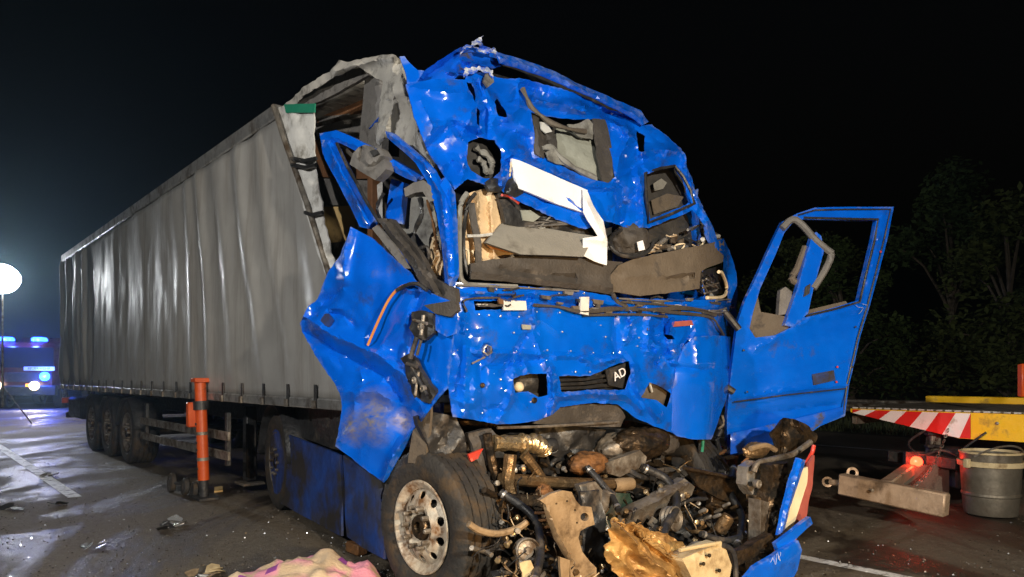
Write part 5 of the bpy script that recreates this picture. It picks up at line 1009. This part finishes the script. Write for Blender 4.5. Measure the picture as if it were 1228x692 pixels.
# chain, hose, reflectors and bolts of the lifting gear
ch0, ch1 = RV(1.05, -.03, .80), P(1100, 580, 7.4); nl = 16
for i in range(nl):
    q = i/(nl-1); c = ch0.lerp(ch1, q)-UP*.10*math.sin(q*math.pi); d_ = (ch1-ch0).normalized(); sx = d_.cross(UP).normalized() if i % 2 else (d_.cross(d_.cross(UP))).normalized()
    MB().tube([c+d_*.026*math.cos(a)+sx*.015*math.sin(a) for a in [2*math.pi*k/10 for k in range(11)]], .005, 5).build('chain_link', M_STEEL, rv)
MB().tube([RV(.9, .1, .86), P(1090, 530, 7.9), P(1104, 545, 7.75), P(1130, 540, 7.7), P(1150, 548, 7.6)], .014, 8, sub=5).build('hydraulic_hose', M_DARK, rv)
MB().tube([RV(1.4, .0, .80), P(1150, 545, 7.5), P(1170, 560, 7.2)], .012, 8, sub=5).build('hydraulic_hose', M_DARK, rv)
for i in range(9): MB().lathe(RV(1.5+i*.42, -.004, .90), -tin, [(0, .018), (.010, .018), (.014, .010), (.014, .001)], 6).build('bolt_head', M_STEEL, rv)
MB().box(RV(2.0, -.006, .86), (tdir, tin, UP), (.30, .008, .05)).build('side_reflector', M_RW_R, rv)
MB().box(RV(0.0, 1.2, .86), (tdir, tin, UP), (.06, 2.2, .10)).build('tail_beam', M_STEEL, rv)
# metal drum beside it
dc = on_ground(1188, 618)
dr = empty('metal_drum', dc, 'open grey metal drum with clamp ring standing beside the recovery lorry', 'drum')
M_DRUM = pm('drum_steel', (.13, .115, .09), (.20, .175, .14), 6, (.35, .55), .6, .15, 14, 0, (.10, .08, .06), 5, .56, .09)
MB().lathe(dc, UP, [(.02, .001), (.02, .225), (.05, .235), (.20, .245), (.21, .255), (.23, .255), (.24, .248), (.50, .262), (.62, .268), (.62, .255), (.30, .235), (.06, .22), (.06, .001)], 48).build('shell', M_DRUM, dr)
MB().lathe(dc, UP, [(.50, .264), (.50, .285), (.55, .29), (.55, .268)], 48, close=True).build('clamp_ring', M_TIN, dr)
MB().lathe(dc, UP, [(.615, .255), (.625, .275), (.640, .275), (.645, .258)], 48, close=True).build('rim', M_TIN, dr)
MB().tube([dc+Vector((.27*math.cos(a), .27*math.sin(a), .60+.12*math.sin((a-3.6)/2.2*math.pi))) for a in [3.6+2.2*i/12 for i in range(13)]], .010, 6).build('handle', M_STEEL, dr)
for a in (3.4, 5.6): MB().box(dc+Vector((.295*math.cos(a), .295*math.sin(a), .53)), (Vector((math.cos(a), math.sin(a), 0)), Vector((-math.sin(a), math.cos(a), 0)), UP), (.05, .05, .09)).build('latch', M_TIN, dr)

# ------------------------------------------------------------------ verge, guard rail and trees at the right
n_r = -TN; v0 = Vector((7.6, 16.6, 0)) + n_r*.5
M_VERGE = pm('verge_soil', (.020, .022, .012), (.045, .045, .022), 3, (.8, .95), 0, .6, 9)
def VG(l, w, z=0): return v0+TD*l+n_r*w+UP*z
vs = []; fs = []
for i in range(61):
    for j in range(13):
        l = -60+2.0*i; w = 26*(j/12)**1.5; vs.append(VG(l, w, .006+(.02+.10*min(1, w)+.06*w+.15*noise.noise(Vector((l*.2, w*.3, 2))) if j else 0)))
for i in range(60):
    for j in range(12): a = i*13+j; fs.append((a, a+1, a+14, a+13))
tagp(mesh('verge', vs, fs, M_VERGE), kind='structure')
M_GRASS = pm('verge_grass', (.030, .050, .014), (.07, .085, .03), 5, (.7, .9))
vs = []; fs = []; rg = random.Random(3)
for k in range(9000):
    l = rg.uniform(-18, 8); w = rg.random()**1.6*4+.05; p = VG(l, w, .03+.06*w); h = rg.uniform(.08, .35); a = rg.uniform(0, 6.3); i = len(vs)
    d = Vector((math.cos(a), math.sin(a), 0))*.015; lean = Vector((rg.uniform(-.1, .1), rg.uniform(-.1, .1), h)); vs += [p-d, p+d, p+lean]; fs.append((i, i+1, i+2))
tagp(mesh('grass', vs, fs, M_GRASS, None, False), 'rough grass on the verge behind the recovery lorry', 'grass', kind='stuff')
gr = empty('guard_rail', VG(0, .6), 'grey steel guard rail along the verge in front of the dark trees', 'guard rail')
pf = [(-.155, .02), (-.12, .0), (-.08, .0), (-.04, .06), (.04, .06), (.08, .0), (.12, .0), (.155, .02)]
vs = []; fs = []
for i in range(2):
    for z, d in pf: vs.append(VG(-26+42*i, .6+d, .66+z))
for j in range(7): fs.append((j, j+1, 9+j, 8+j))
o = mesh('rail', vs, fs, M_STEEL, gr, True, 40); o.modifiers.new('t', 'SOLIDIFY').thickness = .004
for i in range(11): MB().box(VG(-24+4*i, .75, .36), (TD, n_r, UP), (.06, .10, .72)).build('post', M_STEEL, gr)
LEAFM = [pm('leaf_green_%d' % i, c, c2, 1.5, (.7, .9), 0, 0, 9, 0, spec=.1) for i, (c, c2) in enumerate((((.022, .040, .012), (.05, .075, .022)), ((.030, .042, .012), (.065, .08, .025)), ((.018, .034, .013), (.04, .062, .022))))]
M_BARK = pm('bark', (.04, .032, .022), (.08, .062, .045), 8, (.8, .95), 0, .6, 14)
def tree(base, h, spread, seed, label, mi, n=7000):
    r_ = random.Random(seed); base = Vector(base); root = empty('roadside_tree', base, label, 'tree', 'trees along the verge')
    tr_ = MB(); lean = Vector((r_.uniform(-.4, .4), r_.uniform(-.4, .4), 0))
    top = base+Vector((0, 0, h*.8))+lean; tr_.tube([base-UP*.1, base+UP*h*.3+lean*.2, base+UP*h*.6+lean*.6, top], [.035*h*.5, .02], 8, sub=3)
    cl = []
    for k in range(int(13+h)):
        zf = r_.uniform(.18, 1.0); a = r_.uniform(0, 6.3); rr = spread*(.25+.75*math.sin(min(1, zf*1.05)*math.pi)**.7)*r_.uniform(.35, 1.0)
        c = base+lean*zf+Vector((rr*math.cos(a), rr*math.sin(a), h*zf*.95)); cl.append((c, r_.uniform(.45, 1.0)*spread*.42))
        tr_.tube([base+lean*zf*.7+UP*h*max(.1, zf*.7-.08), base+lean*zf+Vector((rr*.5*math.cos(a), rr*.5*math.sin(a), h*zf*.85)), c], [.05, .008], 5, sub=2)
    tr_.build('trunk', M_BARK, root)
    vs = []; fs = []
    for k in range(n):
        c, q = r_.choice(cl); d = Vector((r_.gauss(0, 1), r_.gauss(0, 1), r_.gauss(0, .8))); d = d/max(.6, d.length)*q*r_.random()**.4; p = c+d
        s_ = r_.uniform(.05, .13); x = Vector((r_.uniform(-1, 1), r_.uniform(-1, 1), r_.uniform(-.6, .6))).normalized(); y = x.cross(Vector((r_.uniform(-1, 1), r_.uniform(-1, 1), 1))).normalized(); i = len(vs)
        vs += [p-x*s_, p+y*s_*.5, p+x*s_, p-y*s_*.5]; fs.append((i, i+1, i+2, i+3))
    mesh('crown', vs, fs, LEAFM[mi], root, False)
TREES = [(-9.5, 4.5, 6.0, 1.9, 'dense dark tree half hidden behind the smashed cab', 2), (-6.2, 3.4, 5.2, 1.8, 'low dark tree just right of the crushed cab roof', 0), (-3.4, 4.6, 6.0, 2.0, 'round leafy tree behind the left edge of the open blue door', 1),
         (-1.2, 3.2, 5.0, 1.8, 'bushy tree seen through the window of the open blue door', 0), (.8, 4.8, 6.9, 2.2, 'tall tree rising behind the right edge of the open blue door', 2), (2.6, 3.2, 5.8, 2.0, 'leafy tree standing over the striped marker board', 1),
         (4.0, 4.6, 7.6, 2.3, 'tallest pale green tree near the right picture edge', 0), (6.0, 3.0, 6.4, 2.2, 'broad dark tree at the far right picture edge', 2)]
for i, (l, w, h, sp, lb_, mi) in enumerate(TREES): tree(VG(l, w, .2), h, sp, 40+i, lb_, mi)

# ------------------------------------------------------------------ fire engine with light mast at the far left
M_FRED = pm('fire_red', (.055, .003, .003), (.08, .006, .006), 4, (.25, .4), 0, 0, 9, .4); M_FGLASS = pm('dark_glass', (.01, .012, .015), None, 3, (.06, .1)); M_FWHITE = pm('white_paint', (.7, .7, .7), (.78, .78, .78), 4, (.3, .4))
M_HEAD = pm('lit_headlamp', (.9, .9, .85), None, 3, (.2, .2), emit=(1, .72, .40), estr=7); M_BLUEL = pm('lit_blue_lamp', (.02, .05, .8), None, 3, (.2, .2), emit=(.02, .10, 1), estr=12); M_AMB = pm('lit_amber', (.8, .3, .02), None, 3, (.3, .3), emit=(1, .36, .04), estr=3); M_FLOOD = pm('lit_flood_lamp', (.9, .9, .9), None, 3, (.3, .3), emit=(.93, .97, 1), estr=60)
FY = 30.0; fx0 = (30-CX)/F*FY
fe = empty('fire_engine', Vector((fx0, FY, 0)), 'fire engine with lit headlamps and blue beacons parked behind the trailer', 'fire engine')
fd = Vector((.25, -.968, 0)).normalized(); fr = Vector((.968, .25, 0)).normalized()
def FE(s, t, z): return Vector((fx0, FY, 0))+fr*s-fd*t+UP*z
MB().box(FE(0, .9, 1.75), (fd, fr, UP), (1.8, 2.45, 2.1)).build('cab', M_FRED, fe)
MB().box(FE(0, 4.8, 1.9), (fd, fr, UP), (5.4, 2.45, 2.4)).build('body', M_FRED, fe)
MB().box(FE(0, -.015, 2.15), (fd, fr, UP), (.04, 2.15, .85)).build('windscreen', M_FGLASS, fe)
MB().box(FE(0, -.05, .75), (fd, fr, UP), (.30, 2.45, .42)).build('bumper', M_DARK, fe)
MB().box(FE(0, -.02, 1.32), (fd, fr, UP), (.05, 1.5, .40)).build('grille', M_DARK, fe)
MB().box(FE(.55, -.06, 1.68), (fd, fr, UP), (.02, 1.15, .16)).build('name_plate', M_FWHITE, fe)
text_mesh('FEUERWEHR', .15, M_FRED, 'lettering', fe, Matrix.Translation(FE(.55, -.074, 1.68)) @ Matrix((fr, UP, fd)).transposed().to_4x4())
for s in (-.95, .42):
    h_ = MB().lathe(FE(s, -.18, .95), fd, [(0, .19), (.05, .19), (.07, .15), (.08, .001)], 20).build('headlamp', M_HEAD, fe)
for s in (-1.12, .16): MB().box(FE(s, -.22, .98), (fd, fr, UP), (.04, .12, .12)).build('indicator', M_AMB, fe)
for s in (.78,): MB().lathe(FE(s, -.10, 1.35), fd, [(0, .20), (.06, .20), (.12, .12), (.14, .001)], 16).build('grille_flasher', M_BLUEL, fe)
for s in (-.85, .40):
    MB().lathe(FE(s, .4, 2.8), UP, [(0, .20), (.05, .20)], 20, close=False).build('beacon_base', M_DARK, fe)
    MB().lathe(FE(s, .4, 2.86), UP, [(0, .30), (.10, .30), (.16, .24), (.18, .001)], 20).build('beacon', M_BLUEL, fe)
for t in (.9, 4.6):
    for s, sg in ((-1.05, -1), (1.05, 1)): wheel('wheel', FE(s, t, .5), fr*sg, .5, .34, fe, M_STEEL, seg=36)
for s in (-1.4, 1.4): MB().box(FE(s, .1, 2.2), (fd, fr, UP), (.08, .2, .45)).build('mirror', M_DARK, fe)
flp = P(3, 334, 20.0)
bt = empty('lighting_balloon', Vector((flp.x, flp.y, 0)), 'glaring white lighting balloon on a tripod at the left picture edge', 'floodlight')
MB().lathe(flp, UP, [(-.42, .001), (-.405, .10), (-.345, .24), (-.22, .36), (-.06, .43), (.09, .42), (.22, .35), (.33, .23), (.39, .10), (.405, .001)], 32).build('balloon', M_FLOOD, bt)
MB().tube([Vector((flp.x, flp.y, .5)), flp-UP*.41], [.035, .022], 10).build('mast', M_STEEL, bt)
for a_ in (.4, 2.5, 4.6): MB().tube([Vector((flp.x, flp.y, 1.1)), Vector((flp.x+.7*math.cos(a_), flp.y+.7*math.sin(a_), .02))], .018, 8).build('leg', M_STEEL, bt)
bl_ = bpy.data.lights.new('balloon_light', 'POINT'); bl_.energy = 8000; bl_.color = (.93, .97, 1); bl_.shadow_soft_size = .45
bo_ = bpy.data.objects.new('balloon_light', bl_); COL.objects.link(bo_); bo_.location = flp
for s in (-.85, .40, .78):
    b_ = bpy.data.lights.new('beacon_light', 'POINT'); b_.energy = 380; b_.color = (.05, .12, 1); b_.shadow_soft_size = .15
    o = bpy.data.objects.new('beacon_light', b_); COL.objects.link(o); o.location = FE(s, -.2 if s < .7 else -.35, 3.0 if s < .7 else 1.35)
hl = flood('headlamp_light', tuple(FE(.42, -.30, .95)), tuple(FE(3, -12, .0)), 500, (1, .86, .62), 70, .1)

# ------------------------------------------------------------------ thin volume added for the veiling camera glare round the floodlight
hm = bpy.data.materials.new('glare_haze'); hm.use_nodes = True; hn = hm.node_tree; hn.nodes.remove(hn.nodes['Principled BSDF'])
pv = hn.nodes.new('ShaderNodeVolumePrincipled'); pv.inputs['Color'].default_value = (.55, .85, 1, 1); pv.inputs['Density'].default_value = .0012; pv.inputs['Anisotropy'].default_value = .78
hn.links.new(pv.outputs[0], hn.nodes['Material Output'].inputs['Volume'])
hz = MB().add([(x, y, z) for x in (-150, 150) for y in (-50, 190) for z in (-1, 11)], [(0, 1, 3, 2), (4, 6, 7, 5), (0, 4, 5, 1), (2, 3, 7, 6), (0, 2, 6, 4), (1, 5, 7, 3)]).build('glare_haze', hm, None, False)
tagp(hz, 'thin even volume standing in for floodlight glare', 'glare_haze', kind='stuff')
